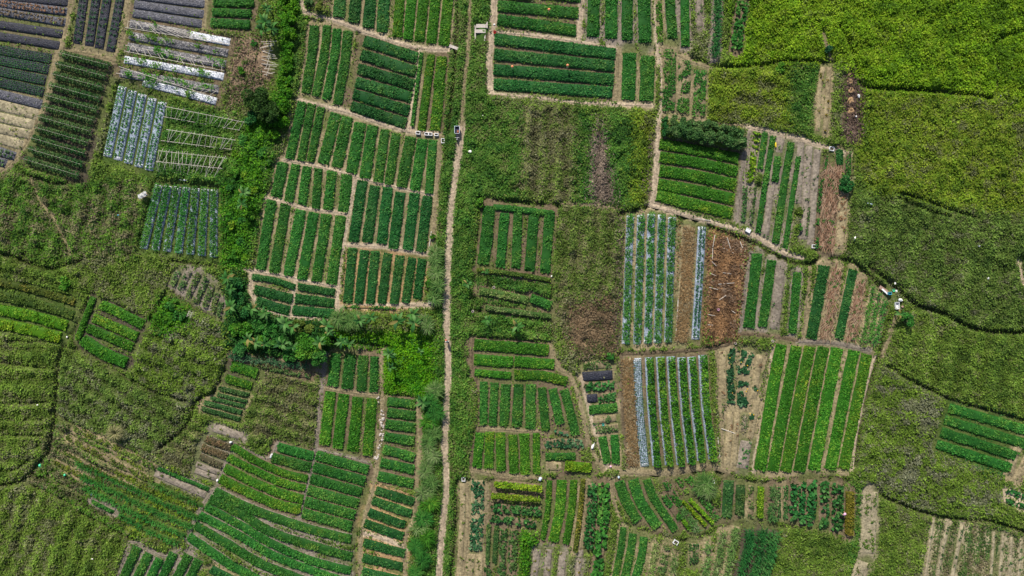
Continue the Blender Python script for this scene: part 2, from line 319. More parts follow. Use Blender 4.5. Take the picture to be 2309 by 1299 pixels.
beds('half-planted black film bed in the small kitchen plot', [L(1322, 900, 1348, 898)], 18, 'film', film='black', plants=None, soil='tan', name='film_bed')
beds('dense short bed in the small kitchen plot', [L(1328, 925, 1392, 919), L(1358, 985, 1370, 1045), L(1386, 981, 1389, 1046)], [23, 25, 25], pal='mid', soil='tan')
beds('sparse short bed by the teal bucket', [L(1336, 950, 1390, 943), L(1343, 971, 1395, 964)], 16, pal='dull', soil='tan', patch=.45)
beds('brown dead-grass bed beside the netted seedling bed', [L(1415, 808, 1428, 1052)], 24, 'drygrass', 'dry', 'tan', name='dry_bed')
beds('dry tan bed beside the white-edged film beds', [L(1553, 512, 1548, 640, 1536, 772)], 26, 'drygrass', 'dry', 'tan', name='dry_bed', lo=1)
beds('blue-green seedling bed with bare white top end', [L(1437, 808, 1443, 930, 1455, 1053)], 18, 'film', 'blue', 'tan', film='silver', plants='seed', name='seedling_bed')
beds('white film bed under a tall bean row with long shadow', [L(1464, 806, 1470, 920, 1482, 1051), L(1489, 805, 1496, 920, 1510, 1049), L(1513, 804, 1521, 920, 1536, 1049), L(1537, 806, 1545, 920, 1560, 1045), L(1560, 805, 1568, 920, 1583, 1039), L(1585, 801, 1592, 920, 1608, 1036)], 18, 'film', 'bright', 'brown', film='silver', plants='bean', name='bean_row')
beds('squash vine sprawling over tan earth with yellow flowers', [L(1652, 786, 1647, 840, 1650, 908), L(1688, 793, 1677, 842), L(1677, 860, 1674, 920), L(1700, 872, 1706, 882), L(1693, 930, 1697, 945)], [22, 27, 25, 12, 14], 'bigleaf', 'blue', 'tan', name='squash_vine', h=.3, flowers=1, dn=1.7)
beds('sparse seedling square in the squash plot', [L(1684, 995, 1675, 1057)], 24, 'soil', 'mid', 'grey', sparse=1.4, name='soil_bed')
beds('bare tan bed in the squash plot', [L(1630, 792, 1632, 900), L(1715, 800, 1700, 900), L(1708, 905, 1692, 990), L(1648, 930, 1640, 1050), L(1664, 930, 1656, 1050)], [16, 14, 14, 14, 12], 'soil', 'dry', 'tan', sparse=.4, name='soil_bed')
# --- bottom centre
beds('long bluish cabbage bed beside the grassy ditch', [L(1077, 1084, 1076, 1160, 1072, 1240)], 34, 'bigleaf', 'blue', 'tan', name='broadleaf_row', h=.3)
beds('tall climbing vine row casting deep shade', [L(1114, 1090, 1221, 1101), L(1108, 1116, 1217, 1125)], [14, 13], 'tallvine', 'lime', 'brown', name='vine_row', h=1.3)
beds('dark broad-leaved row below the climbing vines', [L(1108, 1146, 1219, 1154), L(1106, 1168, 1209, 1184)], 18, 'bigleaf', 'dark', 'brown', name='broadleaf_row', h=.6)
beds('smooth leaning bed beside the olive hedge strip', [L(1239, 1084, 1235, 1150, 1223, 1217), L(1267, 1083, 1262, 1150, 1248, 1221), L(1294, 1083, 1289, 1150, 1276, 1227)], [20, 24, 23], pal='bright', soil='brown')
beds('olive grass hedge strip beside the smooth leaning beds', [L(1315, 1080, 1309, 1150, 1297, 1245)], 11, pal='olive', soil='tan', h=.5)
beds('thin leafy row in reddish soil at the bottom', [L(1102, 1184, 1099, 1273), L(1120, 1186, 1115, 1271)], [9, 11], pal='dull', soil='brown')
beds('mixed flowering vegetable bed at the bottom', [L(1136, 1194, 1130, 1320), L(1159, 1194, 1152, 1320), L(1100, 1282, 1098, 1320)], [24, 20, 20], 'bigleaf', 'dull', 'brown', name='broadleaf_row', h=.3)
beds('bare ploughed bed with dry edging at the bottom', [L(1212, 1240, 1202, 1320), L(1238, 1240, 1231, 1320), L(1270, 1246, 1263, 1320), L(1311, 1240, 1300, 1320)], [15, 14, 15, 10], 'soil', 'ochre', 'grey', sparse=.9, name='soil_bed')
beds('grassy worn earth bed beside the bluish cabbage bed', [L(1043, 1090, 1042, 1180, 1034, 1320), L(1062, 1250, 1056, 1320), L(1082, 1252, 1078, 1320)], [12, 18, 16], 'soil', 'olive', 'tan', sparse=.5, name='soil_bed')
beds('tall dark taro-like row beside the curved beds', [L(1338, 1090, 1326, 1233)], 22, 'bigleaf', 'dark', 'brown', name='broadleaf_row', h=.9)
beds('large-leaved glossy taro-like row down to the bottom edge', [L(1362, 1088, 1358, 1184, 1342, 1320)], 28, 'bigleaf', 'mid', 'brown', name='broadleaf_row', h=.8, ls=1.35)
beds('curved smooth bed turning towards the ditch bend', [L(1396, 1086, 1412, 1130, 1438, 1176), L(1428, 1082, 1444, 1130, 1483, 1190), L(1458, 1082, 1476, 1126, 1523, 1196)], [24, 27, 26], pal='mid', soil='brown')
beds('rough leafy bed beside the curved smooth beds', [L(1500, 1082, 1519, 1120, 1535, 1138), L(1496, 1118, 1512, 1140, 1535, 1172)], [26, 14], pal='mid', soil='brown', patch=.25, lumps=.6)
beds('blade-leaved onion-like row among slanting beds', [L(1537, 1144, 1575, 1198)], 16, 'tall', 'lemon', 'brown', name='tall_row', h=.6)
beds('thin yellow-green slanting row among slanting beds', [L(1539, 1130, 1593, 1186), L(1555, 1126, 1608, 1180), L(1540, 1172, 1556, 1196)], [9, 9, 14], pal='lime', soil='brown', h=.55)
beds('ragged mixed slanting row beside the blade grass clump', [L(1551, 1076, 1585, 1125, 1619, 1174), L(1528, 1078, 1550, 1112)], [17, 12], pal='mid', soil='brown', patch=.25, lumps=.7)
beds('slim bright bed at the bottom below the curved beds', [L(1406, 1190, 1400, 1240, 1384, 1320), L(1428, 1204, 1421, 1250, 1405, 1320), L(1452, 1212, 1446, 1260, 1428, 1320)], [15, 19, 19], pal='mid', soil='tan')
beds('ragged upright row at the bottom near the white box', [L(1477, 1226, 1464, 1320), L(1521, 1250, 1514, 1310)], [12, 12], 'tall', 'lemon', 'tan', name='tall_row', h=.5)
beds('coarse leafy bed at the bottom near the white box', [L(1505, 1226, 1486, 1320), L(1565, 1226, 1565, 1270)], [20, 22], pal='dull', soil='tan', patch=.2, lumps=.6)
beds('tall yellow-green blade row at the bottom', [L(1597, 1224, 1586, 1320), L(1632, 1198, 1608, 1320), L(1660, 1188, 1633, 1320)], [15, 16, 17], 'tall', 'lemon', 'tan', name='tall_row', h=.8)
beds('thick dark maize-like row at the bottom', [L(1691, 1194, 1668, 1320), L(1720, 1194, 1694, 1320), L(1743, 1196, 1719, 1320)], 22, 'tall', 'dark', 'dark', name='tall_row', h=1.2)
beds('short broad leafy bed below the straight ditch', [L(1644, 1084, 1639, 1167), L(1671, 1094, 1668, 1163)], [24, 28], pal='dull', soil='brown', lumps=.5)
beds('bright narrow row among short garden rows', [L(1716, 1098, 1714, 1167)], 14, pal='lime', soil='brown', h=.6)
beds('meagre narrow row among short garden rows', [L(1695, 1096, 1693, 1167), L(1757, 1098, 1757, 1170), L(1772, 1094, 1772, 1171)], [12, 8, 12], pal='dull', soil='tan', patch=.35)
beds('grey-green tall row among short garden rows', [L(1743, 1098, 1739, 1173)], 19, 'tall', 'dull', 'brown', name='tall_row', h=.7)
beds('row of big glossy leaves in front of the person in pink', [L(1790, 1090, 1788, 1175), L(1809, 1088, 1805, 1177), L(1832, 1082, 1828, 1183), L(1859, 1086, 1857, 1189), L(1890, 1090, 1888, 1194)], [14, 15, 19, 18, 23], 'bigleaf', 'dark', 'brown', name='broadleaf_row', h=.8, ls=1.25)
beds('ochre shrubby strip behind the person in pink', [L(1917, 1109, 1915, 1206)], 19, pal='ochre', soil='brown', h=.8, lumps=.8)
# --- bottom left
beds('long curving terrace bed sweeping to the bottom edge', [L(483, 1108, 542, 1138, 611, 1165, 703, 1195, 791, 1217), L(472, 1125, 542, 1159, 611, 1200, 703, 1231, 793, 1257), L(463, 1143, 542, 1185, 611, 1226, 703, 1265, 791, 1288), L(449, 1162, 542, 1210, 611, 1251, 703, 1287, 795, 1318), L(438, 1185, 519, 1231, 588, 1272, 690, 1312), L(424, 1210, 495, 1259, 551, 1292, 610, 1322)], 21, pal='mid', soil='grey', lumps=.4)
beds('curving bed above the grassy terrace bund', [L(523, 1007, 576, 1039, 634, 1065, 694, 1081), L(514, 1032, 576, 1062, 634, 1088, 688, 1102), L(506, 1055, 576, 1090, 634, 1113, 683, 1127), L(495, 1080, 576, 1118, 634, 1141, 678, 1149)], 25, pal='bright', soil='brown')
beds('short bed beside the white sack on the terrace', [L(625, 1008, 706, 1030), L(613, 1032, 701, 1055)], 23, pal='mid', soil='brown')
beds('slanting smooth bed between the dirt lane and the terrace beds', span(((712, 1027), (830, 1060)), ((681, 1157), (793, 1188)), 6), 24, pal='mid', soil='brown')
beds('short leaning bed at the bottom left edge', [L(309, 1234, 270, 1320), L(335, 1249, 300, 1320), L(359, 1261, 330, 1320), L(391, 1248, 357, 1320), L(424, 1252, 390, 1320), L(447, 1263, 420, 1320)], 21, pal='mid', soil='grey')
beds('dark bed tucked under the terrace at the bottom edge', [L(475, 1284, 530, 1312)], 20, pal='dark', soil='tan')
beds('upright bed below the thicket shade, above a cross path', [L(758, 797, 749, 870), L(790, 799, 782, 877), L(819, 802, 814, 882), L(844, 804, 842, 884)], [25, 26, 24, 18], pal='mid', soil='brown')
beds('upright bed between the cross path and the stony gully', [L(745, 883, 731, 1004), L(775, 889, 761, 1011), L(807, 896, 795, 1018), L(839, 899, 828, 1027)], [25, 25, 25, 24], pal='bright', soil='brown', patch=.04)
beds('short level bed in the column beside the stony gully', [L(873, 906, 936, 912), L(873, 930, 937, 938), L(869, 956, 937, 966), L(867, 985, 934, 995), L(864, 1013, 934, 1032), L(858, 1043, 934, 1060), L(851, 1073, 932, 1091)], 22, pal='mid', soil='brown', lumps=.4)
beds('slanting bed on orange earth beside the reed bank', [L(847, 1106, 934, 1132), L(839, 1129, 927, 1159), L(830, 1155, 913, 1185), L(821, 1180, 909, 1211), L(819, 1224, 912, 1249), L(817, 1258, 907, 1279), L(816, 1289, 906, 1310)], 20, pal='dark', soil='orange')
beds('vivid upright bed along the left ditch in the skewed plot', [L(210, 670, 192, 718, 173, 766)], 22, pal='bright', soil='dark', h=.35)
beds('vivid cross bed in the skewed plot beside the left ditch', [L(226, 686, 275, 708, 322, 733), L(209, 716, 260, 738, 309, 760), L(197, 740, 250, 762, 298, 783), L(185, 766, 230, 795, 284, 819)], [23, 22, 22, 28], pal='bright', soil='dark', h=.35)
beds('low yellow-green bed at the left edge', [L(-60, 690, 50, 708, 150, 735), L(-60, 722, 40, 738, 136, 762)], 25, pal='lime', soil='green', h=.35, lumps=.6, patch=.05)
beds('low weedy green bed at the left edge', [L(-60, 655, 60, 680, 166, 711), L(-60, 628, 60, 650, 168, 682)], [20, 16], pal='olive', soil='green', h=.35, lumps=.6, patch=.1)
beds('ridged furrow bed with thin weeds above the banana clump', [L(401, 612, 388, 643), L(425, 611, 405, 655), L(448, 615, 423, 670), L(466, 626, 441, 683), L(478, 641, 461, 692), L(489, 660, 478, 703), L(498, 680, 493, 713)], 13, pal='dull', soil='grey', patch=.2)
beds('thin grey-green row above the narrow earth bed', [L(493, 875, 561, 891), L(489, 889, 556, 906), L(475, 898, 551, 916), L(459, 907, 545, 930), L(454, 921, 542, 946)], 10, pal='dull', soil='tan')
beds('stubby vivid bed below the banana thicket', [L(521, 824, 579, 843), L(509, 853, 567, 871)], [26, 23], pal='bright', soil='dark')
beds('narrow bare earth bed with pale rim', [L(479, 964, 546, 986), L(347, 1068, 462, 1118)], [18, 14], 'soil', 'olive', 'grey', sparse=.4, name='soil_bed')
beds('withered brown row beside the curving beds', [L(463, 990, 521, 1011), L(454, 1009, 512, 1031), L(449, 1029, 500, 1052)], 16, pal='brown', soil='grey', patch=.1)
beds('pale earth bed with thin weeds beside the curving beds', [L(440, 1048, 493, 1067), L(438, 1062, 486, 1080)], 12, 'soil', 'olive', 'grey', sparse=.9, name='soil_bed')
beds('maize-like row running down the overgrown slope', [L(170, 1044, 330, 1116, 446, 1168), L(180, 1072, 330, 1144, 434, 1190), L(190, 1098, 330, 1170, 420, 1210), L(268, 1160, 330, 1194, 400, 1226), L(340, 1090, 458, 1142)], [9, 10, 10, 9, 8], 'tall', 'mid', 'green', name='tall_row', h=.45)
beds('faint grassy ridge on the overgrown slope below the plume grass', [L(150, 985, 250, 1040, 345, 1085), L(135, 1015, 220, 1060, 300, 1100), L(120, 1040, 200, 1085), L(165, 965, 280, 1020, 350, 1056)], [13, 12, 12, 13], pal='olive', soil='tan', patch=.22, lumps=.5)
beds('seedling row beside the furrow on the overgrown slope', [L(355, 1056, 470, 1104), L(205, 1130, 255, 1156)], 8, pal='mid', soil='grey', patch=.15)
beds('shaded maize-like row below the thicket', [L(520, 800, 590, 815), L(600, 812, 700, 826)], 12, 'tall', 'blue', 'brown', name='tall_row', h=.8)
beds('shaded low row below the thicket', [L(610, 832, 700, 850), L(590, 826, 640, 838)], 10, pal='dull', soil='brown', patch=.3)
beds('short row of weedy greens beside the footpath verge', [L(1080, 656, 1130, 664, 1192, 678), L(1095, 694, 1243, 714)], [18, 12], pal='lemon', soil='brown', h=.5, lumps=.7, patch=.12)
beds('dense green bed end beside the brown fallow', [L(1196, 672, 1243, 690)], 22, pal='mid', soil='brown', h=.5, lumps=.6)
beds('grassy hedge bund below the comb-shaped beds', [L(1075, 608, 1160, 618, 1243, 632)], 10, pal='olive', soil='brown', h=.5)
# --- right edge
beds('low weedy green bed in the far right plot', [L(2142, 920, 2335, 976), L(2132, 947, 2322, 1004), L(2124, 974, 2296, 1030), L(2114, 1002, 2280, 1056)], 22, pal='mid', soil='green', patch=.12, h=.22, lumps=.4)
beds('rounded dry tan bed at the right edge', [L(2309, 990, 2290, 1030, 2278, 1074), L(2335, 1010, 2312, 1050, 2296, 1084)], 17, 'soil', 'dry', 'tan', sparse=.3, name='soil_bed')
beds('small dark-leaved row on pinkish soil at the right edge', [L(2272, 1108, 2340, 1130), L(2268, 1128, 2340, 1154)], 10, 'bigleaf', 'dark', 'pale', name='broadleaf_row', h=.25)
beds('pale straw-littered bed right of the ochre strip', [L(1965, 1110, 1962, 1180, 1958, 1250), L(1950, 1268, 1932, 1320)], [32, 30], 'soil', 'olive', 'straw', sparse=2.4, name='soil_bed')
beds('pale stripe of tilled earth in the bottom right field', [L(2108, 1168, 2098, 1230, 2085, 1320), L(2140, 1180, 2128, 1240, 2112, 1320), L(2172, 1184, 2160, 1250, 2146, 1320), L(2244, 1200, 2235, 1320), L(2264, 1206, 2256, 1320), L(2284, 1212, 2276, 1320), L(2306, 1216, 2298, 1320)], [6, 8, 8, 6, 6, 6, 6], 'soil', 'dull', 'straw', sparse=1.5, name='soil_bed')
beds('pale narrow earth beds in the upper fallow', [L(1858, 150, 1850, 200, 1845, 295), L(1872, 150, 1862, 300)], [10, 10], 'soil', 'ochre', 'tan', sparse=1.3, name='soil_bed')

# ------------------------------------------------------------------ paths and ditches
PATHS = [  # line, width px, soil
 ('footpath', L(1042, 284, 1036, 330, 1027, 395, 1017, 470, 1012, 560, 1008, 650, 1008, 760, 1011, 830, 1006, 930, 1003, 1010, 1007, 1090, 999, 1180, 993, 1250, 988, 1340), 11, 'pale'),
 ('footpath', L(1041, 284, 1046, 200, 1056, 100, 1062, -60), 5, 'tan'),
 ('dirt_path', L(1115, -60, 1112, 60, 1103, 140, 1108, 205), 12, 'pale'),
 ('dirt_path', L(-60, 430, 10, 378, 50, 335, 85, 270, 108, 215, 125, 140, 150, 60, 165, -60), 9, 'tan'),
 ('dirt_path', L(255, 140, 272, 100, 285, 40, 292, -60), 8, 'tan'),
 ('dirt_path', L(130, 118, 190, 118, 262, 138), 8, 'tan'),
 ('dirt_path', L(465, -40, 458, 60), 9, 'tan'),
 ('dirt_path', L(680, -30, 684, 20, 700, 32, 760, 48, 850, 82, 945, 108, 1010, 112), 8, 'pale'),
 ('dirt_path', L(947, 112, 938, 190, 922, 290), 5, 'pale'),
 ('dirt_path', L(700, 70, 692, 110, 676, 210), 4, 'tan'),
 ('dirt_path', L(670, 226, 740, 243, 800, 258, 900, 292, 990, 304), 8, 'pale'),
 ('dirt_path', L(640, 361, 720, 376, 800, 398, 870, 416, 980, 440), 5, 'pale'),
 ('dirt_path', L(600, 446, 680, 468, 782, 482), 6, 'pale'),
 ('dirt_path', L(803, 398, 788, 470, 772, 560, 765, 640, 758, 705), 8, 'pale'),
 ('dirt_path', L(555, 608, 640, 622, 762, 648), 6, 'pale'),
 ('dirt_path', L(566, 618, 568, 660, 590, 692, 650, 714, 740, 718), 5, 'pale'),
 ('dirt_path', L(664, 640, 657, 712), 5, 'pale'),
 ('dirt_path', L(775, 553, 860, 556, 975, 574), 7, 'pale'),
 ('dirt_path', L(768, 694, 840, 690, 960, 688, 970, 690), 9, 'pale'),
 ('dirt_path', L(994, 308, 985, 430, 975, 560, 968, 600), 10, 'tan'),
 ('dirt_path', L(1112, 72, 1200, 80, 1300, 94, 1392, 112), 7, 'pale'),
 ('dirt_path', L(1314, -60, 1306, 88), 9, 'pale'),
 ('dirt_path', L(1394, 112, 1390, 225), 8, 'tan'),
 ('dirt_path', L(1104, 212, 1200, 220, 1300, 232, 1400, 236, 1470, 238), 6, 'pale'),
 ('dirt_path', L(1476, -40, 1482, 105, 1492, 180, 1488, 270), 6, 'pale'),
 ('dirt_path', L(1490, 105, 1530, 125, 1560, 140, 1600, 152), 6, 'tan'),
 ('dirt_path', L(1485, 266, 1482, 350, 1474, 458), 9, 'pale'),
 ('dirt_path', L(1462, 460, 1520, 478, 1600, 500, 1690, 528, 1760, 568, 1810, 582), 10, 'pale'),
 ('dirt_path', L(1492, 262, 1600, 278, 1690, 284), 5, 'tan'),
 ('dirt_path', L(1684, 286, 1740, 298, 1800, 312, 1880, 338, 1915, 350), 9, 'pale'),
 ('dirt_path', L(1688, 300, 1672, 400, 1660, 500), 9, 'grey'),
 ('dirt_path', L(1692, 570, 1680, 650, 1668, 750), 9, 'grey'),
 ('dirt_path', L(1668, 752, 1740, 758, 1800, 768), 9, 'brown'),
 ('dirt_path', L(1826, 600, 1818, 680, 1808, 768), 7, 'tan'),
 ('dirt_path', L(1800, 770, 1880, 774, 1960, 790), 9, 'grey'),
 ('dirt_path', L(1400, 798, 1500, 794, 1600, 786, 1650, 774), 8, 'brown'),
 ('dirt_path', L(1400, 1064, 1500, 1066, 1600, 1054, 1640, 1062), 13, 'tan'),
 ('dirt_path', L(1400, 800, 1404, 920, 1416, 1055), 8, 'brown'),
 ('dirt_path', L(1742, 786, 1735, 880, 1715, 980, 1700, 1062), 7, 'pale'),
 ('dirt_path', L(1615, 790, 1622, 900, 1630, 1045), 8, 'tan'),
 ('dirt_path', L(1240, 782, 1260, 830, 1290, 850, 1310, 920, 1330, 1000, 1360, 1062), 9, 'tan'),
 ('dirt_path', L(1312, 850, 1328, 920, 1350, 1000, 1372, 1058), 6, 'pale'),
 ('dirt_path', L(1064, 764, 1066, 830, 1080, 880, 1082, 955, 1068, 1000, 1060, 1056), 6, 'brown'),
 ('dirt_path', L(1082, 966, 1150, 970, 1225, 974), 6, 'tan'),
 ('dirt_path', L(1062, 1058, 1140, 1072, 1225, 1080), 8, 'tan'),
 ('dirt_path', L(735, 795, 722, 900, 712, 1010, 690, 1110, 676, 1168), 6, 'grey'),
 ('dirt_path', L(735, 876, 800, 886, 856, 892), 6, 'tan'),
 ('dirt_path', L(718, 1014, 780, 1030, 836, 1046), 6, 'grey'),
 ('dirt_path', L(862, 790, 862, 900, 852, 1000, 846, 1080, 826, 1160, 814, 1220, 812, 1340), 7, 'tan'),
 ('dirt_path', L(944, 905, 948, 1000, 942, 1090, 934, 1170, 914, 1220, 916, 1340), 9, 'tan'),
 ('dirt_path', L(842, 1096, 900, 1108, 938, 1118), 6, 'orange'),
 ('dirt_path', L(818, 1202, 870, 1216, 915, 1238), 10, 'pale'),
 ('dirt_path', L(520, 1000, 510, 1040, 492, 1090), 5, 'grey'),
 ('dirt_path', L(480, 1104, 450, 1150, 420, 1215), 5, 'grey'),
 ('dirt_path', L(625, 1000, 606, 1034, 560, 1016, 523, 998), 5, 'grey'),
 ('dirt_path', L(292, 1222, 320, 1226, 370, 1254, 410, 1236), 4, 'grey'),
 ('dirt_path', L(292, 1226, 262, 1310), 5, 'grey'),
 ('dirt_path', L(1054, 1090, 1054, 1200, 1040, 1330), 8, 'tan'),
 ('dirt_path', L(1098, 1090, 1094, 1180), 7, 'tan'),
 ('dirt_path', L(1326, 1084, 1318, 1150, 1308, 1240), 7, 'tan'),
 ('dirt_path', L(1380, 1080, 1384, 1130, 1400, 1170), 8, 'tan'),
 ('dirt_path', L(1395, 1195, 1388, 1250, 1372, 1330), 6, 'tan'),
 ('dirt_path', L(1975, 800, 1960, 850, 1935, 960, 1922, 1060), 5, 'pale'),
 ('dirt_path', L(2022, 700, 2005, 760, 1990, 800), 7, 'tan'),
 ('dirt_path', L(1855, 76, 1862, 100, 1872, 134), 9, 'tan'),
 ('dirt_path', L(2294, 585, 2300, 610, 2306, 640), 9, 'pale'),
 ('dirt_path', L(70, 400, 90, 450, 120, 490, 150, 545, 160, 570), 4, 'tan'),
 ('dirt_path', L(1265, 460, 1330, 462, 1400, 472), 4, 'tan'),
]
DITCHES = [  # line, width px, depth m
 (L(-60, 1100, 50, 1084, 92, 1042, 112, 1010, 122, 950, 128, 900, 132, 830, 142, 785, 170, 735, 195, 690), 9, .6),
 (L(-60, 560, 20, 575, 60, 592, 110, 606, 150, 598, 190, 584), 8, .5),
 (L(-60, 765, 60, 770, 140, 772), 6, .4), (L(-60, 808, 60, 825, 120, 830), 5, .35), (L(-60, 912, 40, 910, 112, 906), 6, .4), (L(-60, 946, 100, 946), 5, .3), (L(-60, 980, 100, 982), 5, .3), (L(-60, 1062, 30, 1058, 70, 1036), 5, .4),
 (L(150, 782, 200, 795, 260, 835, 335, 876, 420, 905), 6, .45),
 (L(515, 815, 500, 850, 480, 886, 440, 906, 430, 945, 400, 980, 360, 1010), 8, .55),
 (L(132, 935, 190, 972, 260, 1010, 330, 1040), 7, .45), (L(110, 1000, 200, 1050, 280, 1088), 6, .4), (L(128, 965, 220, 1010, 300, 1048), 5, .35), (L(80, 1055, 170, 1105, 250, 1150), 6, .4),
 (L(60, 1088, 120, 1112, 190, 1158, 260, 1196, 300, 1218, 368, 1248, 404, 1232), 6, .45),
 (L(477, 1098, 450, 1140, 417, 1216, 400, 1236), 7, .5),
 (L(1395, 484, 1440, 474, 1470, 468, 1540, 492, 1600, 512, 1690, 545, 1760, 582, 1820, 596, 1845, 584, 1900, 584, 1950, 612, 1990, 650), 11, .7),
 (L(1960, 600, 2010, 640, 2060, 685, 2120, 705, 2180, 735, 2240, 748, 2360, 750), 10, .7),
 (L(1395, 800, 1480, 800, 1560, 796, 1640, 776), 8, .5),
 (L(1800, 778, 1880, 782, 1950, 796, 1985, 812), 6, .4), (L(2002, 720, 1985, 800, 1965, 860, 1945, 930, 1930, 1050), 7, .5),
 (L(1030, 1092, 1036, 1084, 1100, 1086, 1200, 1088, 1320, 1078), 7, .45), (L(1420, 1078, 1520, 1072, 1590, 1062), 8, .5),
 (L(1620, 1066, 1660, 1082, 1740, 1092, 1830, 1082, 1908, 1084), 13, .75),
 (L(1396, 1186, 1412, 1180, 1450, 1196, 1520, 1214, 1570, 1218, 1620, 1192, 1700, 1182, 1790, 1188), 8, .5),
 (L(1028, 1090, 1028, 1180, 1014, 1340), 8, .6),
 (L(1940, 185, 1960, 198, 2060, 203, 2150, 210, 2236, 222), 9, .6), (L(2240, 218, 2252, 165, 2240, 100, 2300, 72, 2380, 70), 7, .5),
 (L(1650, 152, 1720, 146, 1770, 138, 1880, 140), 6, .5), (L(1890, 60, 1915, 110, 1935, 170), 5, .4),
 (L(1500, 108, 1560, 130, 1620, 150, 1650, 152), 7, .45), (L(1400, 108, 1480, 112), 6, .4),
 (L(1955, 1100, 2020, 1132, 2100, 1160, 2180, 1172, 2240, 1176, 2360, 1216), 8, .5),
 (L(2000, 825, 2060, 862, 2110, 884, 2140, 900, 2230, 925, 2360, 962), 7, .5),
 (L(2030, 436, 2080, 450, 2130, 470, 2200, 490), 6, .4), (L(2025, 446, 2090, 474, 2140, 488), 6, .4), (L(2130, 540, 2134, 600, 2120, 680), 5, .35),
 (L(1082, 448, 1140, 452, 1262, 464), 10, .6), (L(1086, 460, 1078, 530, 1072, 604), 6, .45), (L(1072, 604, 1066, 690), 6, .4),
 (L(1066, 700, 1140, 708, 1243, 722), 9, .5), (L(1065, 762, 1140, 766, 1240, 776), 8, .5), (L(1245, 620, 1245, 780), 5, .4),
 (L(690, 44, 760, 56, 850, 92, 940, 116), 6, .5), (L(668, 232, 740, 250, 810, 268, 920, 300, 985, 312), 5, .4),
 (L(1036, -60, 1030, 80, 1024, 180, 1012, 296), 6, .6),
 (L(750, 812, 800, 800, 856, 786), 8, .5), (L(858, 888, 930, 894), 6, .4), (L(750, 765, 820, 775, 880, 782), 9, .5),
 (L(856, 900, 862, 960, 846, 1030), 7, .5), (L(836, 1070, 818, 1140, 800, 1200, 806, 1340), 7, .5),
 (L(385, 588, 440, 594, 490, 600), 8, .5), (L(385, 590, 380, 650, 360, 690, 338, 726), 5, .35), (L(384, 652, 430, 690, 500, 722), 5, .35), (L(205, 660, 260, 690, 335, 725), 5, .4), (L(198, 682, 168, 762, 200, 800, 288, 834), 6, .4),
 (L(160, 755, 170, 765), 5, .4), (L(475, 1096, 560, 1124, 640, 1152, 720, 1180, 800, 1204), 5, .35),
 (L(60, 395, 130, 415, 200, 404), 9, .3),
]
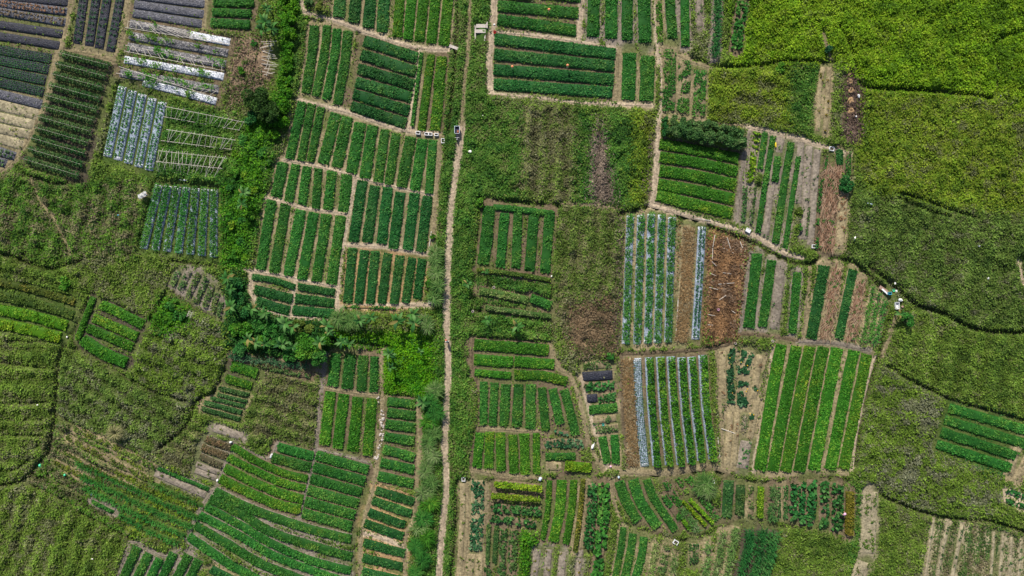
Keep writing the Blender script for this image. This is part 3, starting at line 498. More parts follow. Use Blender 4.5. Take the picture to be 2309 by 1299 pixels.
# ------------------------------------------------------------------ wild ground regions
# name: ground colour, leaf colours, density, lump height, leaf length
WILD = {
 'olive':   ((0.076, 0.106, 0.026), [(0.049, 0.097, 0.015), (0.078, 0.145, 0.020), (0.109, 0.187, 0.024), (0.146, 0.230, 0.033), (0.131, 0.152, 0.055), (0.179, 0.193, 0.099)], 1.0, .34, .31),
 'dkolive': ((0.067, 0.090, 0.026), [(0.039, 0.077, 0.015), (0.063, 0.116, 0.022), (0.091, 0.157, 0.026), (0.125, 0.200, 0.037), (0.114, 0.134, 0.057), (0.168, 0.183, 0.105)], 1.0, .42, .31),
 'bright':  ((0.081, 0.139, 0.008), [(0.056, 0.129, 0.008), (0.094, 0.198, 0.007), (0.138, 0.264, 0.009), (0.188, 0.297, 0.014), (0.106, 0.165, 0.022)], 1.1, .50, .33),
 'yolive':  ((0.092, 0.127, 0.015), [(0.054, 0.106, 0.011), (0.092, 0.165, 0.013), (0.135, 0.222, 0.015), (0.179, 0.245, 0.022), (0.125, 0.152, 0.044), (0.168, 0.187, 0.083)], 1.0, .42, .31),
 'green':   ((0.045, 0.094, 0.018), [(0.026, 0.087, 0.014), (0.042, 0.130, 0.018), (0.073, 0.176, 0.022), (0.112, 0.205, 0.033), (0.118, 0.134, 0.048)], 1.0, .36, .31),
 'lush':    ((0.037, 0.131, 0.004), [(0.027, 0.138, 0.006), (0.056, 0.206, 0.004), (0.106, 0.275, 0.006), (0.030, 0.119, 0.014)], 1.2, .34, .30),
 'bank':    ((0.030, 0.100, 0.008), [(0.021, 0.095, 0.010), (0.041, 0.159, 0.008), (0.081, 0.226, 0.010), (0.034, 0.104, 0.018)], 1.1, .55, .33),
 'obrown':  ((0.109, 0.119, 0.044), [(0.060, 0.101, 0.020), (0.086, 0.145, 0.024), (0.121, 0.183, 0.033), (0.146, 0.155, 0.068), (0.120, 0.119, 0.055), (0.190, 0.196, 0.110)], .95, .32, .31),
 'brown':   ((.160, .112, .066), [(.145, .102, .056), (.200, .145, .085), (.105, .080, .046), (.085, .102, .032), (.230, .180, .118)], .8, .28, .34),
 'purple':  ((.160, .125, .096), [(.150, .118, .090), (.215, .172, .135), (.105, .080, .062), (.080, .110, .034)], .6, .22, .32),
 'clear':   ((.165, .118, .078), [(.165, .115, .072), (.230, .170, .115), (.070, .115, .024), (.095, .070, .046)], .5, .26, .33),
 'dsoil':   ((.105, .072, .056), [(.125, .088, .070), (.078, .056, .044), (.160, .118, .095)], .45, .22, .30),
 'straw':   ((.180, .104, .052), [(.200, .112, .052), (.255, .152, .076), (.130, .076, .042), (.215, .150, .100)], 1.0, .14, .36),
 'drytan':  ((.190, .132, .068), [(.200, .135, .064), (.245, .178, .096), (.135, .100, .048)], .6, .10, .32),
 'gcrop':   ((.022, .078, .022), [(.014, .078, .020), (.026, .112, .024), (.052, .145, .032), (.130, .122, .060)], 1.0, .26, .30),
 'gdry':    ((0.109, 0.127, 0.055), [(0.065, 0.113, 0.018), (0.103, 0.181, 0.020), (0.146, 0.238, 0.029), (0.114, 0.134, 0.059), (0.179, 0.193, 0.116), (0.141, 0.152, 0.088)], 1.0, .48, .33),
 'soil':    ((.165, .138, .098), [(.130, .120, .050), (.210, .170, .118), (.055, .112, .034)], .42, .06, .30),
 'palef':   ((.190, .172, .105), [(.040, .090, .022), (.066, .125, .028), (.120, .130, .052), (.210, .180, .110)], .85, .14, .30),
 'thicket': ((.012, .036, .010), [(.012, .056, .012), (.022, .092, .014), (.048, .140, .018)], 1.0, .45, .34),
 'weedred': ((0.096, 0.113, 0.037), [(0.032, 0.096, 0.014), (0.059, 0.145, 0.017), (0.096, 0.204, 0.020), (0.121, 0.145, 0.055), (0.174, 0.157, 0.088), (0.039, 0.109, 0.019)], .95, .40, .31),
}
REG = [  # palette, polygon, stripe (angle deg of the row direction, period px, strength)
 ('green', L(985, -60, 1110, -60, 1108, 215, 1180, 235, 1180, 455, 1075, 460, 1060, 760, 1066, 1060, 1036, 1085, 1030, 1330, 930, 1330, 950, 1100, 945, 890, 985, 880, 975, 560, 1000, 310, 1015, 110), None),
 ('bright', L(1640, -60, 2400, -60, 2400, 225, 2240, 225, 1940, 205, 1880, 140, 1650, 155), None),
 ('bright', L(2255, 80, 2400, 75, 2400, 300, 2260, 240), None),
 ('yolive', L(1930, 205, 2240, 225, 2400, 300, 2400, 480, 2150, 470, 1960, 440, 1920, 340), None),
 ('dkolive', L(1918, 430, 2030, 440, 2150, 475, 2400, 500, 2400, 745, 2180, 735, 2040, 690, 1990, 640, 1905, 580), (82, 60, .35)),
 ('olive', L(2040, 700, 2180, 745, 2400, 755, 2400, 955, 2130, 895, 2000, 820), (80, 52, .42)),
 ('gdry', L(1985, 830, 2130, 900, 2110, 1000, 2250, 1075, 2260, 1170, 2100, 1150, 1945, 1095, 1940, 950), None),
 ('gcrop', L(2135, 905, 2400, 975, 2330, 985, 2300, 1000, 2270, 1072, 2108, 1010), (-20, 62, .5)),
 ('obrown', L(1180, 235, 1300, 248, 1300, 456, 1170, 452), (88, 34, .5)),
 ('green', L(1300, 250, 1334, 252, 1332, 460, 1300, 456), None),
 ('purple', L(1345, 262, 1388, 290, 1386, 462, 1328, 462, 1333, 310), (88, 24, .4)),
 ('green', L(1360, 250, 1425, 252, 1420, 462, 1388, 462), None),
 ('yolive', L(1425, 252, 1472, 252, 1455, 464, 1420, 462), (88, 40, .4)),
 ('purple', L(1468, 290, 1482, 290, 1472, 445, 1458, 450), None),
 ('obrown', L(1262, 462, 1405, 478, 1398, 700, 1300, 740, 1250, 760), (84, 34, .4)),
 ('brown', L(1270, 690, 1398, 660, 1394, 800, 1310, 815, 1280, 780), None),
 ('purple', L(1396, 480, 1408, 482, 1400, 795, 1390, 795), None),
 ('green', L(1066, 606, 1245, 630, 1243, 770, 1064, 760), (-8, 34, .3)),
 ('lush', L(760, 742, 880, 748, 975, 750, 985, 890, 865, 892, 858, 786, 760, 790), None),
 ('bank', L(628, -60, 675, -60, 690, 50, 664, 215, 600, 420, 565, 612, 505, 605, 498, 420, 560, 285, 630, 200), None),
 ('green', L(664, 20, 690, 50, 672, 210, 610, 420, 570, 600, 550, 600, 620, 330, 650, 180), None),
 ('clear', L(515, 78, 606, 80, 612, 180, 570, 245, 508, 245), None),
 ('clear', L(690, -60, 745, -60, 742, 30, 700, 25), None),
 ('weedred', L(-60, 390, 70, 380, 210, 410, 340, 400, 330, 480, 310, 580, 180, 600, 60, 585, -60, 560), (82, 38, .45)),
 ('green', L(365, 232, 560, 262, 530, 410, 340, 400), (-8, 46, .3)),
 ('olive', L(180, 570, 385, 590, 370, 690, 335, 720, 210, 665), None),
 ('olive', L(-60, 560, 20, 580, 120, 610, 185, 590, 190, 660, 160, 760, -60, 770), (-14, 30, .45)),
 ('gdry', L(300, 830, 340, 730, 420, 700, 520, 745, 510, 820, 480, 885, 430, 910, 330, 868), (-28, 34, .45)),
 ('bank', L(340, 730, 370, 665, 420, 690, 430, 725, 385, 760), None),
 ('olive', L(-60, 775, 135, 785, 120, 940, 95, 1035, -60, 1095), (-2, 36, .42)),
 ('dkolive', L(145, 785, 250, 835, 420, 908, 430, 950, 350, 1030, 260, 1000, 125, 930), (-32, 32, .5)),
 ('weedred', L(120, 945, 200, 985, 350, 1045, 470, 1100, 405, 1232, 300, 1215, 70, 1085), (-27, 30, .6)),
 ('yolive', L(250, 1010, 350, 1045, 475, 1100, 405, 1235, 300, 1200, 260, 1130), (-26, 24, .5)),
 ('obrown', L(350, 1030, 430, 950, 520, 990, 470, 1090, 380, 1055), (-25, 26, .5)),
 ('olive', L(-60, 1095, 65, 1090, 190, 1160, 290, 1222, 250, 1340, -60, 1340), (68, 36, .45)),
 ('obrown', L(585, 845, 725, 850, 715, 1015, 625, 1000, 560, 990, 545, 950), (-14, 30, .5)),
 ('yolive', L(1600, 155, 1776, 146, 1776, 288, 1595, 272), (-8, 40, .35)),
 ('green', L(1785, 150, 1850, 150, 1845, 300, 1780, 295), None),
 ('olive', L(1872, 150, 1900, 150, 1895, 310, 1865, 308), None),
 ('dsoil', L(1898, 150, 1925, 155, 1945, 210, 1945, 330, 1896, 320), None),
 ('straw', L(1594, 512, 1640, 525, 1692, 548, 1682, 650, 1665, 772, 1580, 772), (86, 32, .4)),
 ('drytan', L(1522, 498, 1578, 512, 1566, 776, 1512, 780), (86, 22, .3)),
 ('soil', L(1620, 785, 1738, 785, 1700, 1060, 1628, 1055), None),
 ('palef', L(2095, 1165, 2230, 1182, 2400, 1225, 2400, 1340, 2075, 1340), (84, 22, .5)),
 ('olive', L(1762, 1196, 1925, 1205, 1940, 1340, 1740, 1340), None),
 ('olive', L(1990, 1120, 2095, 1165, 2075, 1340, 1960, 1340), None),
 ('bank', L(1172, 1195, 1212, 1192, 1200, 1340, 1166, 1340), None),
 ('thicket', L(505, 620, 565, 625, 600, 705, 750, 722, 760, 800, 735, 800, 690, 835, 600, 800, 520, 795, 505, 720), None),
 ('soil', L(590, 815, 735, 800, 730, 850, 590, 845), None),
 ('green', L(1905, 1085, 1940, 1085, 1945, 1340, 1925, 1340, 1908, 1210), None),
]
RNAMES = list(WILD)

# ------------------------------------------------------------------ raster of the ground
STEP = 4.0
gx = np.arange(-120, 2431, STEP); gy = np.arange(-100, 1401, STEP)
GX, GY = np.meshgrid(gx, gy)
WXg, WYg = (GX - CX) / S, (CY - GY) / S
def inpoly(X, Y, poly):
    r = np.zeros(X.shape, bool); n = len(poly)
    for i in range(n):
        x0, y0 = poly[i]; x1, y1 = poly[(i + 1) % n]
        if y0 == y1: continue
        c = ((y0 > Y) != (y1 > Y)) & (X < (x1 - x0) * (Y - y0) / (y1 - y0) + x0)
        r ^= c
    return r
def linedist(pts, rad):
    """slices + distance (px) to a polyline"""
    p = np.asarray(pts); lo = p.min(0) - rad; hi = p.max(0) + rad
    i0, i1 = np.searchsorted(gx, [lo[0], hi[0]]); j0, j1 = np.searchsorted(gy, [lo[1], hi[1]])
    if i1 <= i0 or j1 <= j0: return None, None
    sl_ = (slice(j0, j1), slice(i0, i1)); X = GX[sl_]; Y = GY[sl_]
    d = np.full(X.shape, 1e9)
    for a, b in zip(p[:-1], p[1:]):
        ab = b - a; l2 = (ab ** 2).sum() + 1e-9
        t = np.clip(((X - a[0]) * ab[0] + (Y - a[1]) * ab[1]) / l2, 0, 1)
        d = np.minimum(d, np.hypot(X - a[0] - ab[0] * t, Y - a[1] - ab[1] * t))
    return sl_, d
region = np.zeros(GX.shape, int) + RNAMES.index('olive')
stripe = np.zeros(GX.shape)
jx = (N1.f(WXg, WYg, 1.5) - .5) * 16; jy = (N2.f(WXg, WYg, 1.5) - .5) * 16
for pal, poly, st in REG:
    m = inpoly(GX + jx, GY + jy, poly)
    region[m] = RNAMES.index(pal)
    if st is not None:
        a = math.radians(st[0]); u = GX * math.sin(a) + GY * math.cos(a)
        u = u + (N3.f(WXg, WYg, 6) - .5) * 20
        stripe[m] = (np.sin(u / st[1] * 6.2832) * st[2])[m]
    else: stripe[m] = 0
gcol = np.zeros(GX.shape + (3,)); lump = np.zeros(GX.shape)
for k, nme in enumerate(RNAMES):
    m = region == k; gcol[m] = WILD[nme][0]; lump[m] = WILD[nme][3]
def blur(a, n):
    for _ in range(n):
        p_ = np.pad(a, ((1, 1), (1, 1)) + ((0, 0),) * (a.ndim - 2), mode='edge')
        a = (p_[:-2, 1:-1] + p_[2:, 1:-1] + p_[1:-1, :-2] + p_[1:-1, 2:] + 2 * a) / 6
    return a
gcol = blur(gcol, 6); lump = blur(lump, 5)
wild = np.ones(GX.shape)
nz = .6 * N1.f(WXg, WYg, 1.5, 3) + .4 * N2.f(WXg + 31, WYg, 4.0, 2)
big = N2.f(WXg, WYg, 9, 3)
gcol *= (.45 + 1.1 * nz)[..., None]
gcol *= (1 + .5 * stripe)[..., None]
z = lump * 1.3 * np.clip((nz - .3) * 2.6, 0, 1.6) + .34 * stripe * (lump > .1)
# scrub clumps: low heaps with a growth of their own
clump = np.full(GX.shape, -1.0)
r_c = random.Random(3)
BUSHY = {'olive': .75, 'dkolive': 1.0, 'bright': .8, 'yolive': .9, 'green': .6, 'bank': .7, 'obrown': .8, 'gdry': 1.0, 'weedred': .9, 'brown': .5, 'palef': .2, 'clear': .3, 'thicket': .6}
for _ in range(11000):
    cx_, cy_ = r_c.uniform(-100, 2410), r_c.uniform(-90, 1390)
    j = int((cy_ - gy[0]) / STEP); i = int((cx_ - gx[0]) / STEP)
    bu = BUSHY.get(RNAMES[region[j, i]], 0)
    if r_c.random() > bu: continue
    r = r_c.choice((4, 5, 5, 6, 7, 8, 12)); k_ = int(r / STEP) + 1
    sl_ = (slice(max(j - k_, 0), j + k_ + 2), slice(max(i - k_, 0), i + k_ + 2))
    d = np.hypot((GX[sl_] - cx_) * r_c.uniform(.75, 1.2), GY[sl_] - cy_) / r
    f_ = np.clip(1 - d * d, 0, 1); hgt = r_c.uniform(.05, .26) * (r / 8) ** .6
    z[sl_] += f_ * hgt
    clump[sl_] = np.where(d < .95, r_c.random(), clump[sl_])
# keep a furrow between neighbouring beds
for b in BEDS:
    p = np.array(b['line'], float); b['mid'] = smooth_line(p, 12)
for b in BEDS:
    m_ = b['mid'][len(b['mid']) // 2]; dmin = 1e9
    for c in BEDS:
        if c is b: continue
        q = c['mid']
        if np.abs(q - m_).max(1).min() > 60: continue
        dmin = min(dmin, np.hypot(q[:, 0] - m_[0], q[:, 1] - m_[1]).min())
    if b['kind'] in ('leafy', 'bigleaf') : b['w'] = min(b['w'], max(dmin - (3.8 if b['kind'] == 'leafy' else 4), b['w'] * .62))
# beds flatten the ground and turn it to soil
for b in BEDS:
    hb = .3
    p = np.array(b['line'], float); p = np.array((CX, CY)) + (p - np.array((CX, CY))) * (1 - hb / HC)
    b['px'] = smooth_line(p, 12)
    rad = b['w'] / 2 + (13 if b['kind'] == 'stake' else 8)
    sl_, d = linedist(b['px'], rad + 6)
    if sl_ is None: continue
    k = np.clip((rad + 2 - d - (nz[sl_] - .5) * 9) / 4, 0, 1)
    sc_ = np.array(SOIL[b['soil']]) * (.7 + .5 * nz[sl_])[..., None]
    mo = np.clip((N3.f(WXg[sl_], WYg[sl_], 2.2, 3) - .43) * 4, 0, .8)[..., None]
    sc_ = sc_ * (1 - mo) + np.array((.085, .108, .032)) * mo
    gcol[sl_] = gcol[sl_] * (1 - k[..., None]) + sc_ * k[..., None]
    z[sl_] *= (1 - k); wild[sl_] *= (1 - np.clip((rad - 1 - d - (nz[sl_] - .5) * 8) / 3, 0, 1) * .97)
bedmask = wild.copy()
for nme, line, wd, so_ in PATHS:
    p = smooth_line(line, 12); rad = wd / 2 + 2
    sl_, d = linedist(p, rad + 8)
    if sl_ is None: continue
    k = np.clip((rad + 2 - d - (nz[sl_] - .5) * 6) / 4, 0, 1)
    gcol[sl_] = gcol[sl_] * (1 - k[..., None]) + np.array(SOIL[so_]) * (.75 + .4 * nz[sl_])[..., None] * k[..., None]
    kk = np.clip((rad + 6 - d) / 6, 0, 1)
    z[sl_] = z[sl_] * (1 - kk) + .04 * kk
    wild[sl_] *= 1 - np.clip((rad + (2.5 if nme == 'footpath' else .5) - d - (nz[sl_] - .5) * 4) / 3, 0, 1)
pathmask = wild.copy()
for line, wd, dep in DITCHES:
    p = smooth_line(line, 10); rad = wd / 2
    sl_, d = linedist(p, rad + 9)
    if sl_ is None: continue
    k = np.clip((rad + 4.0 - d) / 6.0, 0, 1)
    k = k * np.clip(bedmask[sl_] * 1.5, 0.15, 1)
    z[sl_] = z[sl_] * (1 - k) - dep * .7 * k
    gcol[sl_] = gcol[sl_] * (1 - k[..., None]) + np.array((.055, .056, .026)) * k[..., None]
    wild[sl_] *= 1 - np.clip((rad + 1.2 - d) / 3, 0, 1) * .72
for cx_, cy_, r_c in [(1084, 72, 18), (1085, 88, 8), (1031, 302, 15), (324, 441, 13), (975, 681, 12), (1023, 107, 12), (610, 135, 26), (612, 110, 18), (612, 160, 18), (2000, 658, 16), (2022, 684, 11), (428, 709, 10), (1608, 1086, 9), (1905, 1160, 7)]:
    wild *= np.clip((np.hypot(GX - cx_, GY - cy_) - r_c) / 4, 0, 1)
def samp(arr, px, py):
    fx = np.clip((px - gx[0]) / STEP, 0, len(gx) - 1.001); fy = np.clip((py - gy[0]) / STEP, 0, len(gy) - 1.001)
    i = fx.astype(int); j = fy.astype(int); u = fx - i; v = fy - j
    return (arr[j, i] * (1 - u) + arr[j, i + 1] * u) * (1 - v) + (arr[j + 1, i] * (1 - u) + arr[j + 1, i + 1] * u) * v
def gz(x, y):
    """ground height at world x, y"""
    return float(samp(z, np.array([x * S + CX]), np.array([CY - y * S]))[0])

# ------------------------------------------------------------------ the ground sheet
fx_ = np.concatenate([[-16000, -6000, -2200, -700, -300], gx, [2700, 3200, 4700, 8500, 18000]])
fy_ = np.concatenate([[-16000, -6000, -2200, -700, -300], gy, [1650, 2200, 3700, 7500, 17000]])
FX, FY = np.meshgrid(fx_, fy_)
Zf = np.zeros(FX.shape); Cf = np.zeros(FX.shape + (3,)); Cf[:] = (.08, .085, .028)
Zf[5:-5, 5:-5] = z; Cf[5:-5, 5:-5] = gcol
V = np.stack([(FX - CX) / S, (CY - FY) / S, Zf], -1).reshape(-1, 3)
nxx, nyy = len(fx_), len(fy_)
idx = np.arange(nxx * nyy).reshape(nyy, nxx)
F = np.stack([idx[1:, :-1], idx[1:, 1:], idx[:-1, 1:], idx[:-1, :-1]], -1).reshape(-1, 4)
mb = MB(); mb.add(V, F, Cf.reshape(-1, 3))
ground = mb.build('ground', M['ground'], smooth=True); tag(ground, kind='structure')

# ------------------------------------------------------------------ paths: worn earth strips lying on the ground
for nme, line, wd, so_ in PATHS:
    p = smooth_line(line, 6); n = len(p)
    t = np.gradient(p, axis=0); t /= np.linalg.norm(t, axis=1)[:, None]; nn = np.stack([-t[:, 1], t[:, 0]], 1)
    mb = MB(); prof = np.array((-1, -.6, 0, .6, 1)); zz = np.array((-.03, .035, .045, .035, -.03))
    ja = .25 if nme == 'footpath' else .6
    wl = wd / 2 * (1 + (N1.f(p[:, 0], p[:, 1], 14) - .5) * ja); wr = wd / 2 * (1 + (N2.f(p[:, 0], p[:, 1], 14) - .5) * ja)
    Wd_ = np.where(prof[None] < 0, wl[:, None], wr[:, None]) * prof[None]
    P = p[:, None, :] + nn[:, None, :] * Wd_[..., None]
    Zp = samp(np.maximum(z, 0), P[..., 0].ravel(), P[..., 1].ravel()).reshape(n, 5) + zz
    V = np.stack([(P[..., 0] - CX) / S, (CY - P[..., 1]) / S, Zp], -1).reshape(-1, 3)
    idx = np.arange(n * 5).reshape(n, 5)
    F = np.stack([idx[:-1, :-1], idx[:-1, 1:], idx[1:, 1:], idx[1:, :-1]], -1).reshape(-1, 4)
    c = np.array(SOIL[so_])[None] * (.76 if nme == 'footpath' else .80) * (1.0 + .8 * (N3.f(V[:, 0], V[:, 1], .8) - .5))[:, None]
    mb.add(V, F, c)
    o = mb.build(nme, M['soil'], smooth=True); tag(o, kind='structure')

# ------------------------------------------------------------------ wild growth, one mass for each kind of cover
WL = {
 'olive': ('rough olive weeds and grass over unused ground', 'weeds'), 'dkolive': ('dark olive scrub covering the right-hand fallow', 'weeds'),
 'bright': ('bright yellow-green creeper over the upper right ground', 'weeds'), 'yolive': ('yellowish weeds on old field plots', 'weeds'),
 'green': ('green verge grass along the footpath and bunds', 'grass'), 'lush': ('vivid green plants choking the pond', 'pond plants'),
 'bank': ('lush green creeper on the hedge bank', 'creeper'), 'obrown': ('brown-green weeds on resting plots', 'weeds'),
 'brown': ('dead brown grass on the resting plot', 'dead grass'), 'purple': ('purplish withered stalks on fallow strips', 'dead grass'),
 'clear': ('dry litter and sprouts on the cleared brown plot', 'litter'), 'dsoil': ('crumbs and roots on the dark dug strip', 'litter'),
 'straw': ('orange-brown straw cover with fallen poles', 'straw'), 'drytan': ('thin dry tan grass between film beds', 'dead grass'),
 'gcrop': ('low dark green crop cover at the right', 'ground cover'), 'gdry': ('grey-dry and green scrub patches', 'scrub'),
 'soil': ('sparse sprouts on the tan earth plots', 'weeds'), 'palef': ('thin green rows on the pale bottom right field', 'weeds'),
 'thicket': ('dark undergrowth beneath the banana thicket', 'undergrowth'), 'weedred': ('patchy weeds over reddish soil rows', 'weeds'),
}
NT = 1180000
ex = 90
PX = rng.uniform(-ex, 2309 + ex, NT); PY = rng.uniform(-ex, 1299 + ex, NT)
wv = samp(wild, PX, PY)
JX = rng.normal(0, 9, NT); JY = rng.normal(0, 9, NT)
ri = region[np.clip(np.round((PY + JY - gy[0]) / STEP).astype(int), 0, len(gy) - 1), np.clip(np.round((PX + JX - gx[0]) / STEP).astype(int), 0, len(gx) - 1)]
dens = np.array([WILD[n][2] for n in RNAMES])[ri]
wx, wy = (PX - CX) / S, (CY - PY) / S
cl = N3.f(wx, wy, 1.1, 2)
keep = rng.random(NT) < wv * dens * np.clip(.35 + 1.1 * cl, 0, 1.0)
PX, PY, ri, wx, wy, cl = PX[keep], PY[keep], ri[keep], wx[keep], wy[keep], cl[keep]
zz = samp(z, PX, PY); stv = samp(stripe, PX, PY)
clv = clump[np.clip(np.round((PY - gy[0]) / STEP).astype(int), 0, len(gy) - 1), np.clip(np.round((PX - gx[0]) / STEP).astype(int), 0, len(gx) - 1)]
pn = .42 * N1.f(wx + 9, wy, 1.0, 2) + .30 * N2.f(wx, wy, 3.5, 2) + .28 * N3.f(wx, wy, 12, 2)
for k, nme in enumerate(RNAMES):
    m = ri == k
    if not m.any(): continue
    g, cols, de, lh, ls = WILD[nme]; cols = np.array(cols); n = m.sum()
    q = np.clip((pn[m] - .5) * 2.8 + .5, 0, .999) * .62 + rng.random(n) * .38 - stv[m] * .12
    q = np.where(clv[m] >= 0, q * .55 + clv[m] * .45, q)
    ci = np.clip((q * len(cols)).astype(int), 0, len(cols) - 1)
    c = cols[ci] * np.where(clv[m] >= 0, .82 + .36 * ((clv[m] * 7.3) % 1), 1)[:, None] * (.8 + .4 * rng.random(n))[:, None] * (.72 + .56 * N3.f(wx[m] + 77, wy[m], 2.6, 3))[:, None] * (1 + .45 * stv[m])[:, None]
    hh = (.05 + .38 * rng.random(n) ** 1.6) * (.2 + 1.6 * cl[m]) * (lh / .4) ** .5
    p = np.stack([wx[m], wy[m], zz[m] + hh], 1)
    mb = MB()
    bl = rng.random(n) < .16
    if nme in ('straw', 'purple', 'brown', 'drytan', 'gdry'): bl = rng.random(n) < .4
    mb.leaves(p[~bl], ls, ls * .6, c[~bl], tilt=.42)
    pb = p[bl].copy(); pb[:, 2] = zz[m][bl] + hh[bl] * .4
    mb.blades(pb, ls * 1.5, ls * .3, .12, c[bl])
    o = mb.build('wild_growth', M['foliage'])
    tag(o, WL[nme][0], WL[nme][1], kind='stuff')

# ------------------------------------------------------------------ beds
def strip_frame(pw, step=.45):
    p = smooth_line(pw, step); n = len(p)
    t = np.gradient(p, axis=0); t /= np.linalg.norm(t, axis=1)[:, None] + 1e-9
    nn = np.stack([-t[:, 1], t[:, 0]], 1)
    s = np.concatenate([[0], np.cumsum(np.linalg.norm(np.diff(p, axis=0), axis=1))])
    return p, t, nn, s
def hump(mb, fr, wd, prof, col, jit=.03, seedn=N1, wob=.12, endt=.3, z0=0.0, colvar=.3):
    """loft a cross-section along the bed; prof = [(s, z)]"""
    p, t, nn, s = fr; n = len(p); prof = np.array(prof); k = len(prof)
    half = wd / 2 * (1 + (seedn.f(p[:, 0], p[:, 1], 1.3) - .5) * 2 * wob)
    half2 = wd / 2 * (1 + (N3.f(p[:, 0] + 40, p[:, 1], 1.3) - .5) * 2 * wob)
    hs = np.where(prof[None, :, 0] < 0, half[:, None], half2[:, None]) * prof[None, :, 0]
    P = p[:, None] + nn[:, None] * hs[..., None]
    e = np.minimum(s, s[-1] - s); ef = np.clip(e / endt, 0, 1)[:, None]
    Z = z0 + prof[None, :, 1] * (.12 + .88 * ef) + (seedn.f(P[..., 0], P[..., 1], .5, 2) - .5) * 2 * jit
    V = np.concatenate([P, Z[..., None]], -1).reshape(-1, 3)
    idx = np.arange(n * k).reshape(n, k)
    F = np.stack([idx[:-1, :-1], idx[:-1, 1:], idx[1:, 1:], idx[1:, :-1]], -1).reshape(-1, 4)[:, ::-1]
    c = np.array(col)[None] * (1 + colvar * 2 * (N2.f(V[:, 0], V[:, 1], .7, 2) - .5))[:, None]
    mb.add(V, F, c)
def scatter(fr, wd, n, edge=.96):
    p, t, nn, s = fr
    u = rng.random(n) * s[-1]; v = rng.uniform(-1, 1, n) * edge
    px = np.interp(u, s, p[:, 0]); py = np.interp(u, s, p[:, 1]); nx = np.interp(u, s, nn[:, 0]); ny = np.interp(u, s, nn[:, 1])
    wob = 1 + (N3.f(px, py, 1.0) - .5) * .25
    return px + nx * v * wd / 2 * wob, py + ny * v * wd / 2 * wob, u, v
def pick(cols, x, y, n, sc=2.2, mixr=.55):
    cols = np.array(cols)
    q = np.clip((N1.f(x, y, sc, 2) - .5) * 1.6 + .5, 0, 1) * (1 - mixr) + rng.random(n) * mixr
    ci = np.clip((q * len(cols)).astype(int), 0, len(cols) - 1)
    return cols[ci] * (.85 + .3 * rng.random(n))[:, None]
RIDGE = lambda h: [(-1.16, -.04), (-1.0, h * .55), (-.72, h), (0, h * 1.06), (.72, h), (1.0, h * .55), (1.16, -.04)]
def plants(mb, x, y, z0, r, hh, nl, cols, ls, lw=.62):
    """small plants: nl leaves around each point"""
    n = len(x)
    if n == 0: return
    k = np.repeat(np.arange(n), nl); m = len(k)
    a = rng.random(m) * 6.2832; rr = np.sqrt(rng.random(m)) * r
    p = np.stack([x[k] + np.cos(a) * rr, y[k] + np.sin(a) * rr, z0 + .03 + rng.random(m) * hh], 1)
    mb.leaves(p, ls, ls * lw, pick(cols, p[:, 0], p[:, 1], m), tilt=.45, az=a)
ANCHOR = {  # thing that the first bed of the block lies next to
 'bed of dark close-set': 'the black film beds', 'tall staked dark': 'the upright black film beds', 'upright black film bed': 'the curved track',
 'silver film bed with two': 'the staked rows', 'silver film bed with dense': 'the white tarp', 'deep green upright bed': 'the hedge', 'yellow-green upright bed': 'the deep green beds',
 'slender leaning': 'the hedge bank', 'slanting dark potato': 'the pale bund', 'pair of bright green': 'the square plot', 'short leaning bed above': 'the hedge', 'full leafy bed': 'the short leaning beds',
 'short patchy bed': 'the hedge bank', 'deep green bed above the orange': 'the patchy beds', 'long leaning bed': 'the weedy bank', 'dark bed on orange earth': 'the leaning beds',
 'longest level bed': 'the top plot', 'short broad bed beside': 'the long level beds', 'glossy level bed': 'the shrub row', 'comb-shaped leafy': 'the verge', 'white-edged film': 'the brown fallow',
 'very long smooth': 'the squash vines', 'stout upright': 'the verge', 'white film bed under a tall': 'the netted bed', 'smooth leaning bed': 'the climbing vines', 'curved smooth bed': 'the taro row',
 'row of big glossy': 'the garden rows', 'long curving terrace': 'the grassy bund', 'curving bed above': 'the white sack', 'slanting smooth bed': 'the cross path', 'upright bed below': 'the left lane',
 'upright bed between': 'the left lane', 'short level bed in the column': 'the pond', 'slanting bed on orange': 'the level column', 'short leaning bed at the bottom left': 'the fallow',
 'small upright bed fanning': 'the verge', 'ridged furrow': 'the olive fallow', 'thin grey-green row': 'the vivid beds', 'thick dark maize': 'the blade rows', 'bushy upright bed': 'the dirt path',
 'slim leafy strip': 'the grey path', 'low weedy green bed in the far': 'the upper ditch', 'bare rounded earth': 'the grey film bed', 'torn dark film': 'the grey-purple beds',
 'white film bed with climbing': 'the grey-purple beds', 'plump dark bed': 'the wet ditch', 'dense low bed': 'the straw plot', 'maize-like row running': 'the furrow bed', 'pale stripe of tilled': 'the olive weeds',
 'tall yellow-green blade': 'the white box', 'slim bright bed at the bottom': 'the taro row', 'withered brown': 'the narrow earth bed', 'tall climbing vine': 'the silvery sack', 'dark broad-leaved row below': 'the climbing vines',
 'strip of reddish': 'the wet ditch', 'thin patchy bed': 'the dirt path', 'small level bed': 'the pale cross path', 'stubby vivid': 'the thicket', 'vivid cross bed': 'the olive fallow'}
ORD = ['first', 'second', 'third', 'fourth', 'fifth', 'sixth', 'seventh', 'eighth', 'ninth', 'tenth', 'eleventh']
seen = {}
def bed_label(b):
    n = seen.get(b['label'], 0); seen[b['label']] = n + 1
    for k, a in ANCHOR.items():
        if b['label'].startswith(k):
            t_ = b['label'] + ', ' + ORD[n] + ' from ' + a
            if len(t_.split()) > 16: t_ = ' '.join(b['label'].split()[:16 - 2 - len(a.split())]).rstrip(',') + ', ' + ORD[n] + ' from ' + a
            return t_
    return b['label']
